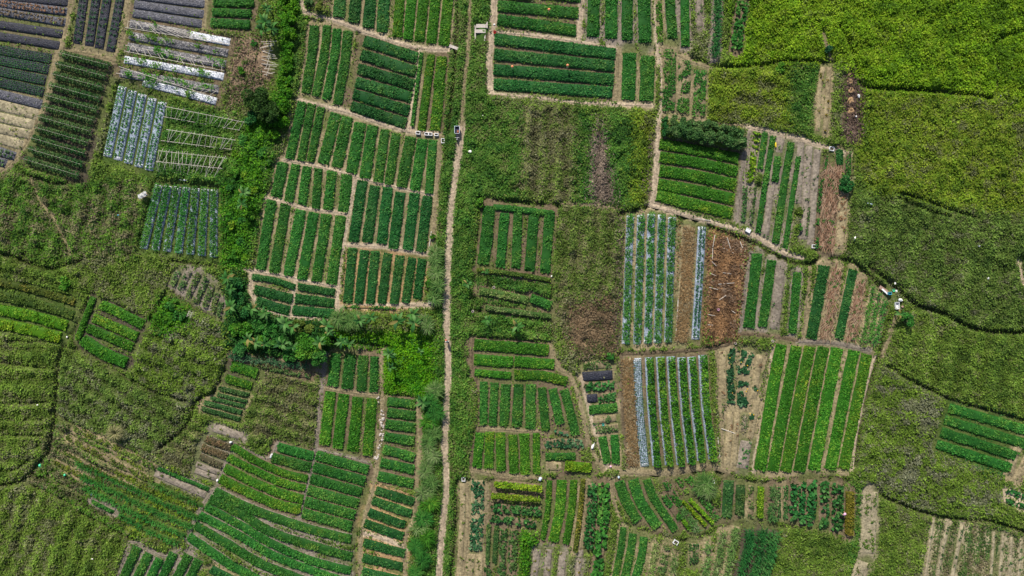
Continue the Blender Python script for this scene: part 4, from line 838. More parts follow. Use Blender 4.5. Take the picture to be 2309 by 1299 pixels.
CAT = {'crop_bed': 'crop bed', 'film_bed': 'film bed', 'seedling_bed': 'seedling bed', 'soil_bed': 'earth bed', 'staked_row': 'vegetable row', 'tall_row': 'crop row',
       'broadleaf_row': 'crop row', 'straw_bed': 'mulched bed', 'dry_bed': 'dry bed', 'bean_row': 'bean row', 'squash_vine': 'squash vine', 'vine_row': 'vine row'}
STAKE_SPOTS = []
for bi, b in enumerate(BEDS):
    o_ = b['o']; kind = b['kind']; wd = (b['w'] + (0.3 if b['kind'] == 'leafy' else 0)) / S; cols = CR[b['pal']]; soil = np.array(SOIL[b['soil']])
    jit = .84 + .34 * rng.random(); hj = .85 + .4 * rng.random(); cols = [tuple(np.array(c) * jit * np.array((hj, 1, 1))) for c in cols]
    pw = np.stack([(b['px'][:, 0] - CX) / S, (CY - b['px'][:, 1]) / S], 1)
    fr = strip_frame(pw); p, t, nn, s = fr; Ln = s[-1]; area = Ln * wd
    mid = p[len(p) // 2]; org = np.array((mid[0], mid[1], 0.0))
    grp = 'beds: ' + b['label']
    root = empty(b['name'], org, bed_label(b), CAT[b['name']], grp if sum(1 for q in BEDS if q['label'] == b['label']) > 1 else None)
    hr = .17 if kind not in ('film',) else .20
    if kind == 'bigleaf' and b['name'] == 'squash_vine': hr = .06
    sb = MB(); hump(sb, fr, wd * (.97 if kind in ('leafy', 'film') else 1.0), RIDGE(hr), soil * (.8 if kind == 'leafy' else 1), jit=.035)
    sb.build('soil_ridge', M['soil'], root, org, smooth=True)
    fb = MB()
    if kind == 'leafy':
        h = o_.get('h', .27); patch = o_.get('patch', .05); lumps = o_.get('lumps', .25)
        if patch < .2:
            hump(fb, fr, wd * .95, [(-1.0, hr * .7), (-.88, hr + h * .35), (-.5, hr + h * .62), (0, hr + h * .66), (.5, hr + h * .62), (.88, hr + h * .35), (1.0, hr * .7)], np.array(cols[0]) * .8, jit=.06)
        n = int(area * 62 * (1 - patch * .6))
        x, y, u, v = scatter(fr, wd, n)
        cn = N2.f(x, y, .9, 2); ln = N1.f(x, y, .75, 2)
        kp = rng.random(n) < np.clip((cn - .18 - patch * .72) * 9 + .5, 0, 1) if patch else np.ones(n, bool)
        x, y, u, v, ln = x[kp], y[kp], u[kp], v[kp], ln[kp]; n = len(x)
        prof = 1 - np.abs(v) ** 3.5 * .75
        zc = hr * (1 - np.abs(v) ** 6) + h * prof * (.55 + .45 * rng.random(n)) + (ln - .5) * lumps * .9
        pp = np.stack([x, y, np.maximum(zc, .06)], 1)
        cl_ = pick(cols, x, y, n); wk = np.clip((N3.f(x + 13, y, 2.4, 3) - .52) * 3.2, 0, .7)[:, None]
        cl_ = cl_ * (1 - wk) + cl_ * np.array((1.5, 1.08, .92)) * wk
        fb.leaves(pp, .30, .21, cl_, tilt=.5)
        pn_ = 'foliage'
    elif kind == 'film':
        film = o_['film']; mb = MB()
        hump(mb, fr, wd, [(-1.1, -.02), (-1.02, .14), (-.78, .235), (-.3, .255), (.3, .255), (.78, .235), (1.02, .14), (1.1, -.02)], (.5, .5, .5), jit=.03, wob=.05)
        mb.build('plastic_film', M['film_' + film], root, org, smooth=True)
        if film == 'silver' and o_.get('plants') in ('dense', 'rows', 'seed'):
            for en in (0, -1):      # bare film tucked over the bed end
                q = p[en] + t[en] * (.28 if en == 0 else -.28)
                f2 = strip_frame(np.array([p[en], p[en] + t[en] * (.75 if en == 0 else -.75)]), .2)
                mb = MB(); hump(mb, f2, wd * 1.0, [(-1.08, .0), (-1.0, .17), (-.7, .275), (.7, .275), (1.0, .17), (1.08, 0)], (.8, .8, .8), jit=.025, wob=.04, endt=.15)
                mb.build('film_end', M['film_white'], root, org, smooth=True)
        pl = o_.get('plants'); pd = o_.get('pd', 1.0)
        if pl == 'rows':
            for sgn in (-.45, .45):
                n = int(Ln / .42 * pd)
                if n < 1: continue
                u = (np.arange(n) + .3 * rng.random(n)) / n * Ln
                x = np.interp(u, s, p[:, 0]) + np.interp(u, s, nn[:, 0]) * sgn * wd / 2; y = np.interp(u, s, p[:, 1]) + np.interp(u, s, nn[:, 1]) * sgn * wd / 2
                kp = rng.random(n) < .9; plants(fb, x[kp], y[kp], .25, .21, .18, 10, cols, .24)
        elif pl == 'dense':
            for sgn in (-.42, .42):
                n = int(Ln / .34); u = (np.arange(n) + .4 * rng.random(n)) / n * Ln
                x = np.interp(u, s, p[:, 0]) + np.interp(u, s, nn[:, 0]) * sgn * wd / 2; y = np.interp(u, s, p[:, 1]) + np.interp(u, s, nn[:, 1]) * sgn * wd / 2
                kp = rng.random(n) < .93 * pd; kp &= N2.f(x, y, 2.0) > .2
                plants(fb, x[kp], y[kp], .26, .36, .3, 19, cols, .25)
        elif pl == 'seed':
            n = int(Ln / .27)
            for r_ in np.linspace(-.85, .85, 5):
                u = np.linspace(.2, Ln - .2, n)
                x = np.interp(u, s, p[:, 0]) + np.interp(u, s, nn[:, 0]) * r_ * wd / 2; y = np.interp(u, s, p[:, 1]) + np.interp(u, s, nn[:, 1]) * r_ * wd / 2
                plants(fb, x, y, .23, .09, .1, 3, cols, .2)
        elif pl == 'vine':
            n = int(Ln * 3.0 * pd); x, y, u, v = scatter(fr, wd, n, .9)
            kp = N1.f(x, y, 1.6, 2) > .42; plants(fb, x[kp], y[kp], .3, .38, .9, 18, cols, .26)
        elif pl == 'bean':
            n = int(Ln * 130); x, y, u, v = scatter(fr, wd * .84, n)
            ln = N1.f(x, y, .8, 2)
            zc = .3 + (1.55 * (.4 + .9 * ln)) * (1 - np.abs(v) ** 2.5 * .6) * rng.random(n) ** .55
            fb.leaves(np.stack([x, y, zc], 1), .27, .2, pick(cols, x, y, n), tilt=.6)
        pn_ = 'plants'
    elif kind == 'stake':
        n = int(Ln * 120); x, y, u, v = scatter(fr, wd * 1.2, n)
        ln = .5 + .5 * np.sin(u / .62 * 6.2832)
        zc = .25 + 1.0 * (1 - np.abs(v) ** 2 * .7) * (.45 + .3 * ln + .25 * rng.random(n)) * rng.random(n) ** .5
        fb.leaves(np.stack([x, y, zc], 1), .27, .16, pick([CR['dark'][0], CR['dull'][0], CR['dull'][1], CR['dull'][2]], x, y, n), tilt=.6)
        pn_ = 'plants'
        STAKE_SPOTS.append((root, fr))
    elif kind == 'bigleaf':
        h = o_.get('h', .5); ls = o_.get('ls', 1.0); n = int(area * 17 / ls * o_.get('dn', 1))
        x, y, u, v = scatter(fr, wd, n, 1.0)
        cn = N2.f(x, y, .9, 2); kp = cn > .3; x, y, v = x[kp], y[kp], v[kp]; n = len(x)
        zc = hr + h * (.35 + .65 * rng.random(n)) * (1 - np.abs(v) ** 3 * .5)
        c = pick(cols, x, y, n); c[rng.random(n) < .06] *= 1.5
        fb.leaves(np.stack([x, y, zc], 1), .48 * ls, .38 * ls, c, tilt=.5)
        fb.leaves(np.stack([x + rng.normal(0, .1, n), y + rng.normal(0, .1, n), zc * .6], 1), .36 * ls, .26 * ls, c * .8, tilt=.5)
        if o_.get('flowers'):
            m_ = max(2, int(area * .5)); x, y, u, v = scatter(fr, wd, m_)
            fb.leaves(np.stack([x, y, np.full(m_, hr + h + .1)], 1), .22, .2, np.tile((.75, .45, .02), (m_, 1)), tilt=.2)
        pn_ = 'foliage'
    elif kind == 'tall':
        h = o_.get('h', .7); n = int(area * 34)
        x, y, u, v = scatter(fr, wd * .8, n)
        cn = N2.f(x, y, 1.0, 2); kp = cn > .24; x, y, v = x[kp], y[kp], v[kp]; n = len(x)
        zc = hr + h * rng.random(n) * .7
        fb.blades(np.stack([x, y, zc], 1), .5 + .2 * h, .11, .12 + .35 * h, pick(cols, x, y, n))
        pn_ = 'foliage'
    elif kind == 'tallvine':
        h = o_.get('h', 1.3); n = int(area * 95); x, y, u, v = scatter(fr, wd, n)
        ln = N1.f(x, y, .8, 2)
        zc = hr + h * (.55 + .6 * ln) * (1 - np.abs(v) ** 2.5 * .5) * rng.random(n) ** .3
        fb.leaves(np.stack([x, y, zc], 1), .3, .24, pick(cols, x, y, n), tilt=.5)
        pn_ = 'foliage'
    elif kind in ('soil', 'straw', 'drygrass'):
        if kind == 'straw':
            n = int(area * 26); x, y, u, v = scatter(fr, wd, n, 1.05)
            a0 = math.atan2(t[len(t) // 2][1], t[len(t) // 2][0])
            az = a0 + rng.normal(0, .55, n) + (rng.random(n) < .5) * math.pi
            cc = np.array([(.26, .15, .095), (.34, .21, .135), (.12, .07, .045), (.40, .29, .2)])[rng.integers(0, 4, n)]
            lb = MB(); lb.blades(np.stack([x, y, np.full(n, hr + .05) + rng.random(n) * .08], 1), 1.0, .07, .08, cc, az=az)
            q = lb.build('dry_fronds', M['foliage'], root, org); q['kind'] = 'stuff'
        if kind == 'drygrass':
            n = int(area * 60); x, y, u, v = scatter(fr, wd, n, 1.05)
            zc = hr + rng.random(n) * .12
            fb.blades(np.stack([x, y, zc], 1), .38, .1, .1, pick([(.21, .13, .06), (.27, .18, .085), (.15, .10, .045), (.24, .19, .11)], x, y, n, 3))
        sp = o_.get('sparse', .4); n = int(area * 1.7 * sp)
        if n > 0 and kind != 'drygrass':
            x, y, u, v = scatter(fr, wd, n, .8); kp = N1.f(x, y, 1.6, 2) > .42
            if not kp.any(): kp[:] = True
            plants(fb, x[kp], y[kp], hr, .2, .2, 9, cols, .22)
        pn_ = 'plants'
    if fb.n:
        q = fb.build(pn_, M['foliage'], root, org); q['kind'] = 'stuff'

# ------------------------------------------------------------------ small solid shapes
def bm_obj(name, build, mat, parent=None, loc=(0, 0, 0), bevel=0.0, rot=0.0):
    bm = bmesh.new(); build(bm)
    if bevel:
        bmesh.ops.bevel(bm, geom=list(bm.edges), offset=bevel, segments=2, affect='EDGES', clamp_overlap=True)
    me = bpy.data.meshes.new(name); bm.to_mesh(me); bm.free(); me.materials.append(M[mat])
    o = bpy.data.objects.new(name, me); COL.objects.link(o); o.location = loc; o.rotation_euler = (0, 0, rot)
    if parent is not None: o.parent = parent
    return o
def bx(bm, x0, x1, y0, y1, z0, z1, taper=0.0):
    r = bmesh.ops.create_cube(bm, size=1.0)['verts']
    for v in r:
        tp = 1 - taper * (v.co.z > 0)
        v.co = Vector(((x0 + x1) / 2 + v.co.x * (x1 - x0) * tp, (y0 + y1) / 2 + v.co.y * (y1 - y0) * tp, (z0 + z1) / 2 + v.co.z * (z1 - z0)))
def tube(bm, a, b, r0, r1, seg=8):
    a, b = Vector(a), Vector(b); d = b - a
    q = d.to_track_quat('Z', 'Y').to_matrix().to_4x4()
    bmesh.ops.create_cone(bm, cap_ends=True, segments=seg, radius1=r0, radius2=r1, depth=d.length, matrix=Matrix.Translation((a + b) / 2) @ q)
bm = bmesh.new(); tube(bm, (0, 0, 0), (0, 0, 1), 1, .75, 6)
POLE = bpy.data.meshes.new('bamboo_pole'); bm.to_mesh(POLE); bm.free(); POLE.materials.append(M['bamboo'])
def pole(name, a, b, r, parent=None):
    a, b = Vector(a), Vector(b); d = b - a
    o = bpy.data.objects.new(name, POLE); COL.objects.link(o)
    mat = Matrix.Translation(a) @ d.to_track_quat('Z', 'Y').to_matrix().to_4x4() @ Matrix.Diagonal((r, r, d.length, 1))
    if parent is not None:
        o.parent = parent; mat = Matrix.Translation(-parent.location) @ mat
    o.matrix_local = mat
    return o

# stakes in the staked rows
for root, fr in STAKE_SPOTS:
    p, t, nn, s = fr; k = max(2, int(s[-1] / 1.5))
    for u in np.linspace(.15, s[-1] - .15, k):
        x = np.interp(u, s, p[:, 0]); y = np.interp(u, s, p[:, 1])
        pole('stake', (x, y, 0), (x + random.uniform(-.05, .05), y + random.uniform(-.05, .05), 1.35), .018, root)
    pole('string_rail', (p[0][0], p[0][1], 1.15), (p[-1][0], p[-1][1], 1.15), .012, root)

# bamboo trellises
def trellis(label, rails, nst, h, seed, group=None):
    r_ = random.Random(seed)
    ws = [[W(*q, hh) for q in rl] for rl, hh in zip(rails, h)]
    c = sum([q[:2] for rl in ws for q in rl]) / (2 * len(ws))
    root = empty('bamboo_trellis', (c[0], c[1], 0), label, 'trellis', group)
    for rl in ws: pole('rail', rl[0], rl[1], .035, root)
    for k in range(nst):
        f = (k + r_.uniform(.1, .9)) / nst
        f2 = min(1, max(0, f + r_.uniform(-.05, .05)))
        for i in range(len(ws) - 1):
            a = ws[i][0] + (ws[i][1] - ws[i][0]) * f; b = ws[i + 1][0] + (ws[i + 1][1] - ws[i + 1][0]) * f2
            d = (b - a); a2 = a - d * r_.uniform(.02, .25); b2 = b + d * r_.uniform(.02, .2)
            a2[2] = a[2] + .05; b2[2] = max(b[2] + .05, .05)
            pole('stick', a2, b2, r_.uniform(.018, .03), root)
    for rl in ws:
        for f in (0.02, .35, .68, .98):
            q = rl[0] + (rl[1] - rl[0]) * f
            if q[2] > .3: pole('post', (q[0], q[1], gz(q[0], q[1]) - .1), q, .025, root)
trellis('upper bamboo stick frame over grass beside the silver beds', [L(372, 240, 552, 276), L(368, 263, 541, 294)], 17, (1.1, .5), 1)
trellis('middle bamboo stick frame over grass beside the silver beds', [L(375, 292, 531, 316), L(363, 317, 522, 337)], 18, (1.1, .6), 2)
trellis('lowest and densest bamboo stick frame beside the silver beds', [L(357, 340, 512, 357), L(352, 364, 501, 380), L(353, 385, 492, 400)], 22, (.9, 1.1, .5), 3)
trellis('thin bamboo lattice over the highest torn film bed', [L(282, 62, 520, 100), L(290, 48, 420, 70)], 14, (1.3, .7), 4)
trellis('thin bamboo lattice over the middle torn film bed', [L(280, 115, 506, 160), L(283, 102, 500, 146)], 13, (1.3, .8), 5)
trellis('thin bamboo lattice over the lowest white film bed', [L(268, 150, 480, 218), L(262, 165, 488, 206)], 16, (1.2, .7), 6)
trellis('small pale stick frame beside the shrub clump', [L(427, 701, 421, 714), L(434, 704, 428, 717)], 3, (.9, .9), 7)

# loose poles
r_ = random.Random(11)
for k in range(17):
    y = 96 + k * 4.6 + r_.uniform(-2, 2); a = r_.uniform(-.35, .3); ln = r_.uniform(12, 19); x = r_.uniform(604, 614)
    if k % 5 == 4: a += r_.uniform(.9, 1.4)
    p0 = W(x - ln * math.cos(a), y + ln * math.sin(a)); p1 = W(x + ln * math.cos(a), y - ln * math.sin(a))
    zz_ = .3 + .045 * (k % 4)
    o = pole('bamboo_pole', (p0[0], p0[1], zz_), (p1[0], p1[1], zz_ + .25), .04); tag(o, 'bleached bamboo pole in the heap beside the hedge', 'bamboo pole', 'heap of bamboo poles')
for a, b, c, d in [(1610, 530, 1605, 558), (1605, 560, 1604, 585), (1603, 590, 1614, 600), (1637, 536, 1646, 566), (1630, 560, 1652, 571), (1667, 545, 1672, 560), (1628, 615, 1648, 618), (1618, 641, 1654, 638), (1597, 648, 1617, 653), (1620, 676, 1635, 666), (1595, 709, 1611, 712), (1594, 732, 1606, 733), (1600, 617, 1613, 622), (1648, 700, 1656, 706)]:
    p0, p1 = W(a, b), W(c, d); g0 = gz(p0[0], p0[1]) + .32; g1 = gz(p1[0], p1[1]) + .34
    o = pole('fallen_pole', (p0[0], p0[1], g0), (p1[0], p1[1], g1), .045); tag(o, 'fallen pole lying on the orange straw plot', 'pole', 'poles fallen on the straw')
for a, b, c, d, lb in [(1529, 673, 1524, 746, 'long brown cane lying beside the white-edged film beds'), (1560, 491, 1602, 498, 'pale cane bundle lying on the path above the straw plot'), (1626, 966, 1657, 977, 'dark branch lying across the squash plot'), (1618, 985, 1622, 1030, 'brown cane along the edge of the squash plot'), (973, 522, 968, 557, 'white pipe standing at the edge of the orange plot')]:
    p0, p1 = W(a, b), W(c, d)
    o = pole('cane', (p0[0], p0[1], gz(p0[0], p0[1]) + .12), (p1[0], p1[1], gz(p1[0], p1[1]) + .14), .07); tag(o, lb, 'cane')

# ------------------------------------------------------------------ shrubs, trees, bananas
def trunk_mesh(h, r, lean, rr, limbs=4):
    def f(bm):
        tube(bm, (0, 0, -.15), (lean[0] * .5, lean[1] * .5, h * .5), r, r * .75, 7)
        tube(bm, (lean[0] * .5, lean[1] * .5, h * .48), (lean[0], lean[1], h), r * .75, r * .4, 7)
        for k in range(limbs):
            a = k * 6.2832 / limbs + rr.uniform(-.4, .4); e = rr.uniform(.35, .6)
            tube(bm, (lean[0] * e, lean[1] * e, h * e), (lean[0] * e + math.cos(a) * h * .38, lean[1] * e + math.sin(a) * h * .38, h * (e + .35)), r * .45, r * .15, 5)
    return f
NSH = 0
def shrub(px, py, rpx, h, pal, label, group=None, name='shrub', cat='shrub', dens=1.0, ls=.34, blade=False):
    global NSH
    NSH += 1; rr = random.Random(NSH)
    R = rpx / S; q = W(px, py, h * .7); g = gz(q[0], q[1]); x0, y0 = q[0], q[1]
    root = empty(name, (x0, y0, g), label, cat, group)
    bm_obj('trunk', trunk_mesh(h * .75, .05 + .025 * h, (rr.uniform(-.1, .1), rr.uniform(-.1, .1)), rr), 'bark', root)
    cols = CR[pal]; mb = MB(); nsub = 5 + int(R * 4)
    for k in range(nsub):
        a = rr.uniform(0, 6.28); d = math.sqrt(rr.random()) * R * .72
        cx, cy = math.cos(a) * d, math.sin(a) * d
        sr = R * rr.uniform(.28, .5); cz = h * (rr.uniform(.45, .8)) * (1 - .35 * (d / R) ** 2)
        n = int(80 * sr * sr * 4 * dens / (ls / .34) ** 2) + 14
        th = rng.random(n) * 6.2832; cph = rng.uniform(-.35, 1, n); sph = np.sqrt(1 - cph ** 2); rad = sr * (.65 + .4 * rng.random(n))
        p = np.stack([cx + np.cos(th) * sph * rad, cy + np.sin(th) * sph * rad, np.maximum(cz + cph * rad * .85, .08)], 1)
        c = pick(cols, p[:, 0] + x0, p[:, 1] + y0, n, 1.2) * rr.uniform(.85, 1.15)
        if blade: mb.blades(p, ls * 2.2, .08, .15, c, az=th)
        else: mb.leaves(p, ls, ls * .62, c, tilt=.55)
    o = mb.build('crown', M['foliage'], root, (0, 0, 0)); o['kind'] = 'stuff'
    return root
G = 'creeper-covered shrubs of the hedge bank'
for px, py, r in [(645, -8, 18), (656, 20, 19), (650, 48, 20), (653, 78, 19), (647, 104, 18), (652, 130, 18), (650, 158, 17), (644, 184, 19), (646, 212, 16), (638, 238, 24), (628, 278, 24), (616, 306, 17)]:
    shrub(px, py, r * .9, .95, 'lush', 'bright green creeper-covered shrub of the hedge bank', G)
shrub(576, 226, 30, 3.4, 'shade', 'large dull green tree at the foot of the cleared plot', None, 'tree', 'tree', 1.1)
shrub(606, 258, 27, 3.0, 'shade', 'dark tree shading the hollow beside the hedge bank', None, 'tree', 'tree', 1.1)
shrub(566, 268, 16, 1.6, 'dark', 'dark shrub below the dull green tree', None)
for k, (px, py, r) in enumerate([(560, 292, 15), (545, 318, 19), (572, 330, 20), (535, 348, 16), (560, 362, 18), (590, 345, 18), (530, 388, 17), (556, 398, 17), (580, 392, 17), (522, 424, 14), (545, 428, 15), (572, 430, 16), (520, 470, 14), (548, 500, 15), (566, 486, 14), (526, 508, 15), (518, 540, 14), (546, 545, 15), (530, 576, 14), (556, 580, 14)]):
    shrub(px, py, r * .72, .6, ('lush', 'mid', 'bright', 'lime')[k % 4], 'rounded shrub on the bank between silver beds and leaning beds', 'shrubs on the bank below the hedge')
for px, py, r, h, pal in [(530, 745, 16, 1.6, 'bright'), (552, 740, 20, 1.8, 'bright'), (585, 738, 18, 1.5, 'mid'), (610, 742, 16, 1.4, 'mid'), (575, 775, 22, 2.2, 'bright'), (610, 765, 19, 2.0, 'mid'), (632, 770, 16, 1.8, 'mid'), (655, 800, 17, 1.8, 'mid'), (690, 785, 34, 3.2, 'bright'), (715, 800, 24, 2.8, 'mid'), (545, 790, 16, 1.6, 'dark'), (735, 770, 15, 1.8, 'bright'), (675, 735, 16, 1.2, 'olive'), (700, 740, 13, 1.0, 'olive'), (532, 640, 15, 1.5, 'dark'), (540, 672, 15, 1.5, 'dark'), (550, 705, 14, 1.4, 'dark'), (388, 690, 15, 1.3, 'mid'), (402, 712, 16, 1.4, 'mid'), (398, 684, 10, 1.2, 'bright')]:
    big_ = r > 30
    h = h if big_ else h * .75
    shrub(px, py, r, h, pal, 'broad bright tree with long shade at the thicket edge' if big_ else ('leafy shrub of the dark thicket below the small level beds' if px > 500 else 'shrub of the clump beside the small stick frame'), None if big_ else ('thicket shrubs' if px > 500 else 'shrubs beside the stick frame'), 'tree' if big_ else 'shrub', 'tree' if big_ else 'shrub')
for px, py, r in [(784, 722, 17), (768, 716, 14), (806, 724, 13), (985, 566, 10), (982, 590, 11), (984, 620, 12), (986, 648, 11), (980, 672, 10), (962, 732, 13)]:
    shrub(px, py, r, 1.8, 'lemon', 'grey-green feathery reed clump beside the orange plot', 'reed clumps round the orange plot', 'reed_clump', 'reeds', 1.0, .42, True)
for px, py, r in [(978, 880, 13), (970, 905, 14), (982, 930, 13), (968, 950, 13), (978, 975, 13), (966, 1000, 14), (975, 1030, 12), (960, 1060, 13), (972, 1085, 13), (957, 1110, 14), (968, 1138, 14), (955, 1165, 13), (945, 1190, 13), (962, 1210, 14), (940, 1235, 13), (955, 1262, 13), (940, 1290, 13)]:
    shrub(px, py, r, 1.4, ('lemon', 'mid', 'bright')[int(px) % 3], 'loose reed clump on the bank left of the footpath', 'reeds on the footpath bank', 'reed_clump', 'reeds', .9, .42, True)
for k in range(9):   # tall shrub row shading the glossy beds
    shrub(1518 + k * 18.5, 290 + k * 4.2, 17, 2.0, 'dull', 'dark shrub in the tall row shading the glossy beds', 'tall dark shrub row')
for k in range(9):
    shrub(1522 + k * 18, 270 + k * 3.5, 13, 1.6, 'dull', 'dull green shrub behind the tall dark shrub row', 'second dark shrub row')
for px, py in [(1498, 268), (1499, 284), (1500, 300)]:
    shrub(px, py, 8, .9, 'dark', 'small round bush at the end of the dark shrub row', 'small round bushes')
for px, py, r, h, pal, lb in [(1083, 456, 11, 1.6, 'bright', 'bright bush at the corner of the comb-shaped plot'), (1870, 112, 10, 1.2, 'blue', 'dark bush on the bare track in the bright fallow'), (1908, 415, 17, 1.5, 'dark', 'dark leafy bush beside the frond-mulched bed'), (2046, 718, 17, 2.2, 'mid', 'leafy tree beside the rubbish heap'), (1760, 152, 12, 1.0, 'bright', 'bush at the ditch corner below the bright fallow'), (545, 160, 8, .9, 'bright', 'single green bush on the cleared brown plot'), (572, 99, 7, .6, 'mid', 'small green bush at the head of the cleared plot'), (697, 8, 9, .8, 'dull', 'flowering bush on the small red earth mound'), (722, 14, 10, .8, 'olive', 'yellowish bush on the small red earth mound'), (975, 532, 6, .8, 'bright', 'small bush at the corner of the orange plot'), (966, 640, 9, 1.0, 'bright', 'bright bush in the corner of the orange plot'), (1803, 477, 10, .7, 'olive', 'round yellowish plant in the mixed vegetable plot'), (1803, 512, 8, .7, 'mid', 'round dark plant in the mixed vegetable plot'), (1378, 803, 9, .8, 'mid', 'leafy plant at the head of the small kitchen plot'), (148, 640, 15, .6, 'bright', 'low vivid bush on the left fallow')]:
    shrub(px, py, r, h, pal, lb)
for px, py, r in [(1590, 1088, 15), (1598, 1112, 12), (1580, 1100, 10)]:
    shrub(px, py, r, 1.3, 'lemon', 'arching blade grass clump below the bean rows', 'blade grass clumps', 'grass_clump', 'grass clump', 1.2, .5, True)
# pale plume grass
q = W(265, 975, .6); root = empty('plume_grass', (q[0], q[1], gz(q[0], q[1])), 'big pale tussock of plume grass on the left slope', 'grass tussock')
mb = MB(); n = 330; a = rng.random(n) * 6.2832
mb.blades(np.stack([.15 * np.cos(a), .15 * np.sin(a), .2 + .5 * rng.random(n)], 1), 1.1, .05, .6, np.array([(.26, .25, .11), (.18, .20, .075), (.33, .31, .16)])[rng.integers(0, 3, n)], az=a)
mb.build('blades', M['foliage'], root)['kind'] = 'stuff'
bm_obj('root_crown', lambda bm: tube(bm, (0, 0, -.1), (0, 0, .4), .25, .15, 9), 'bark', root)

# bananas: a leaf mesh shared by all
def banana_leaf():
    mb = MB(); k = 7; V_ = []
    for i in range(k):
        f = i / (k - 1); x = f * 1.0; zz_ = .34 * math.sin(f * 2.2) - .25 * f * f; wd = .17 * (math.sin(min(1, f * 1.02 + .06) * math.pi) ** .6) + .01
        for sgn, dz in ((-1, .045), (0, 0), (1, .045)): V_.append((x, sgn * wd, zz_ + dz * (wd / .17)))
    idx = np.arange(k * 3).reshape(k, 3)
    F_ = np.stack([idx[:-1, :-1], idx[1:, :-1], idx[1:, 1:], idx[:-1, 1:]], -1).reshape(-1, 4)
    return V_, F_
V_, F_ = banana_leaf(); BL = []
for c in [(.035, .13, .026), (.055, .17, .032), (.10, .22, .06), (.026, .095, .024), (.22, .19, .06)]:
    mb = MB(); mb.add(V_, F_, c); o = mb.build('leaf', M['foliage']); BL.append(o.data); bpy.data.objects.remove(o)
NB = 0
def banana(px, py, rpx, h, label, group):
    global NB
    NB += 1; rr = random.Random(100 + NB); q = W(px, py, h); g = gz(q[0], q[1])
    root = empty('banana_plant', (q[0], q[1], g), label, 'banana plant', group)
    bm_obj('stem', lambda bm: (tube(bm, (0, 0, -.1), (0, 0, h * .6), .11, .09, 8), tube(bm, (0, 0, h * .58), (.03, .02, h), .09, .05, 8)), 'stem_green', root)
    R = rpx / S
    for k in range(rr.randint(7, 9)):
        o = bpy.data.objects.new('leaf', BL[rr.choice([0, 1, 1, 2, 3, 0, 2]) if rr.random() < .93 else 4]); COL.objects.link(o); o.parent = root
        sc_ = R * rr.uniform(.8, 1.25); o.scale = (sc_, sc_ * rr.uniform(.8, 1.1), sc_)
        o.location = (0, 0, h - rr.uniform(0, .3)); o.rotation_euler = (rr.uniform(-.35, .35), rr.uniform(-.35, .25), k * 2.4 + rr.uniform(-.3, .3))
GB = 'banana plants of the thicket'
for px, py, r in [(514, 628, 16), (520, 652, 15), (522, 692, 17), (568, 696, 16), (597, 706, 15), (645, 730, 19), (662, 738, 15), (738, 734, 18), (745, 748, 13), (560, 764, 17), (576, 772, 16), (598, 776, 14), (636, 776, 18), (660, 782, 15), (722, 772, 16), (768, 772, 15), (786, 775, 14)]:
    banana(px, py, r, 2.2, 'banana plant in the thicket below the small level beds', GB)
for px, py, r in [(836, 716, 15), (812, 722, 15), (897, 724, 19), (931, 708, 18), (934, 728, 19)]:
    banana(px, py, r, 2.6, 'banana plant on the bank between the orange plot and the pond', 'bananas on the pond bank')
for px, py, r in [(878, 798, 18), (882, 828, 11), (948, 793, 9)]:
    banana(px, py, r, 2.0, 'banana plant standing in the vivid pond growth', 'bananas in the pond growth')
for px, py, r in [(600, 52, 19), (614, 66, 18), (590, 66, 15), (604, 20, 14)]:
    banana(px, py, r, 2.6, 'banana plant above the cleared brown plot', 'bananas above the cleared plot')
for px, py, r in [(552, 436, 15), (546, 460, 15)]:
    banana(px, py, r, 2.6, 'pale banana plant on the shrubby bank', 'bananas on the shrubby bank')
for px, py, r, lb in [(952, 908, 18, 'banana plant at the head of the level bed column'), (1166, 736, 16, 'banana plant in the weedy strip below the comb-shaped plot'), (1098, 722, 12, 'small banana plant at the left of the weedy strip'), (2030, 708, 13, 'banana plant beside the rubbish heap'), (1055, 640, 12, 'pale banana plant on the footpath verge'), (1094, 612, 9, 'small banana plant at the corner of the comb-shaped plot')]:
    banana(px, py, r, 1.8, lb, None)

# ------------------------------------------------------------------ small objects
def foam_box(px, py, lx, ly, rot, label, group=None, lid=False):
    q = W(px, py, .3); g = max(gz(q[0], q[1]), 0); a, b = lx / S / 2, ly / S / 2; t_ = .07
    root = empty('foam_box', (q[0], q[1], g), label, 'foam box', group); root.rotation_euler = (0, 0, rot)
    def f(bm):
        bx(bm, -a, a, -b, -b + t_, 0, .34); bx(bm, -a, a, b - t_, b, 0, .34); bx(bm, -a, -a + t_, -b + t_ + .002, b - t_ - .002, 0, .34); bx(bm, a - t_, a, -b + t_ + .002, b - t_ - .002, 0, .34); bx(bm, -a + .01, a - .01, -b + .01, b - .01, .0, .04)
    bm_obj('box_walls', f, 'foam', root)
    bm_obj('soil_fill', lambda bm: bx(bm, -a + t_ + .003, a - t_ - .003, -b + t_ + .003, b - t_ - .003, .045, .2), 'dark_inside', root)
    if lid: bm_obj('lid', lambda bm: bx(bm, -a * 1.02, a * 1.02, -b * 1.02, b * .5, .345, .4), 'foam', root, bevel=.015)
GBX = 'foam boxes along the bund'
for px, py, lx, ly, rt in [(942.5, 299.5, 10, 7, -.1), (962, 302, 9, 6.5, -.1), (970.5, 302.5, 8.5, 6.5, -.1), (984, 303.5, 9, 6, 0)]:
    foam_box(px, py, lx, ly, rt, 'white foam box with dark soil in the row on the bund', GBX)
foam_box(998.5, 317.5, 7.5, 10.5, 0, 'white foam box at the corner beside the parked tricycle')
foam_box(1875.5, 335.5, 11, 9, -.2, 'white foam box at the head of the mixed vegetable plot')
foam_box(1836, 555.5, 10, 8, 0, 'white foam box at the foot of the mixed vegetable plot')
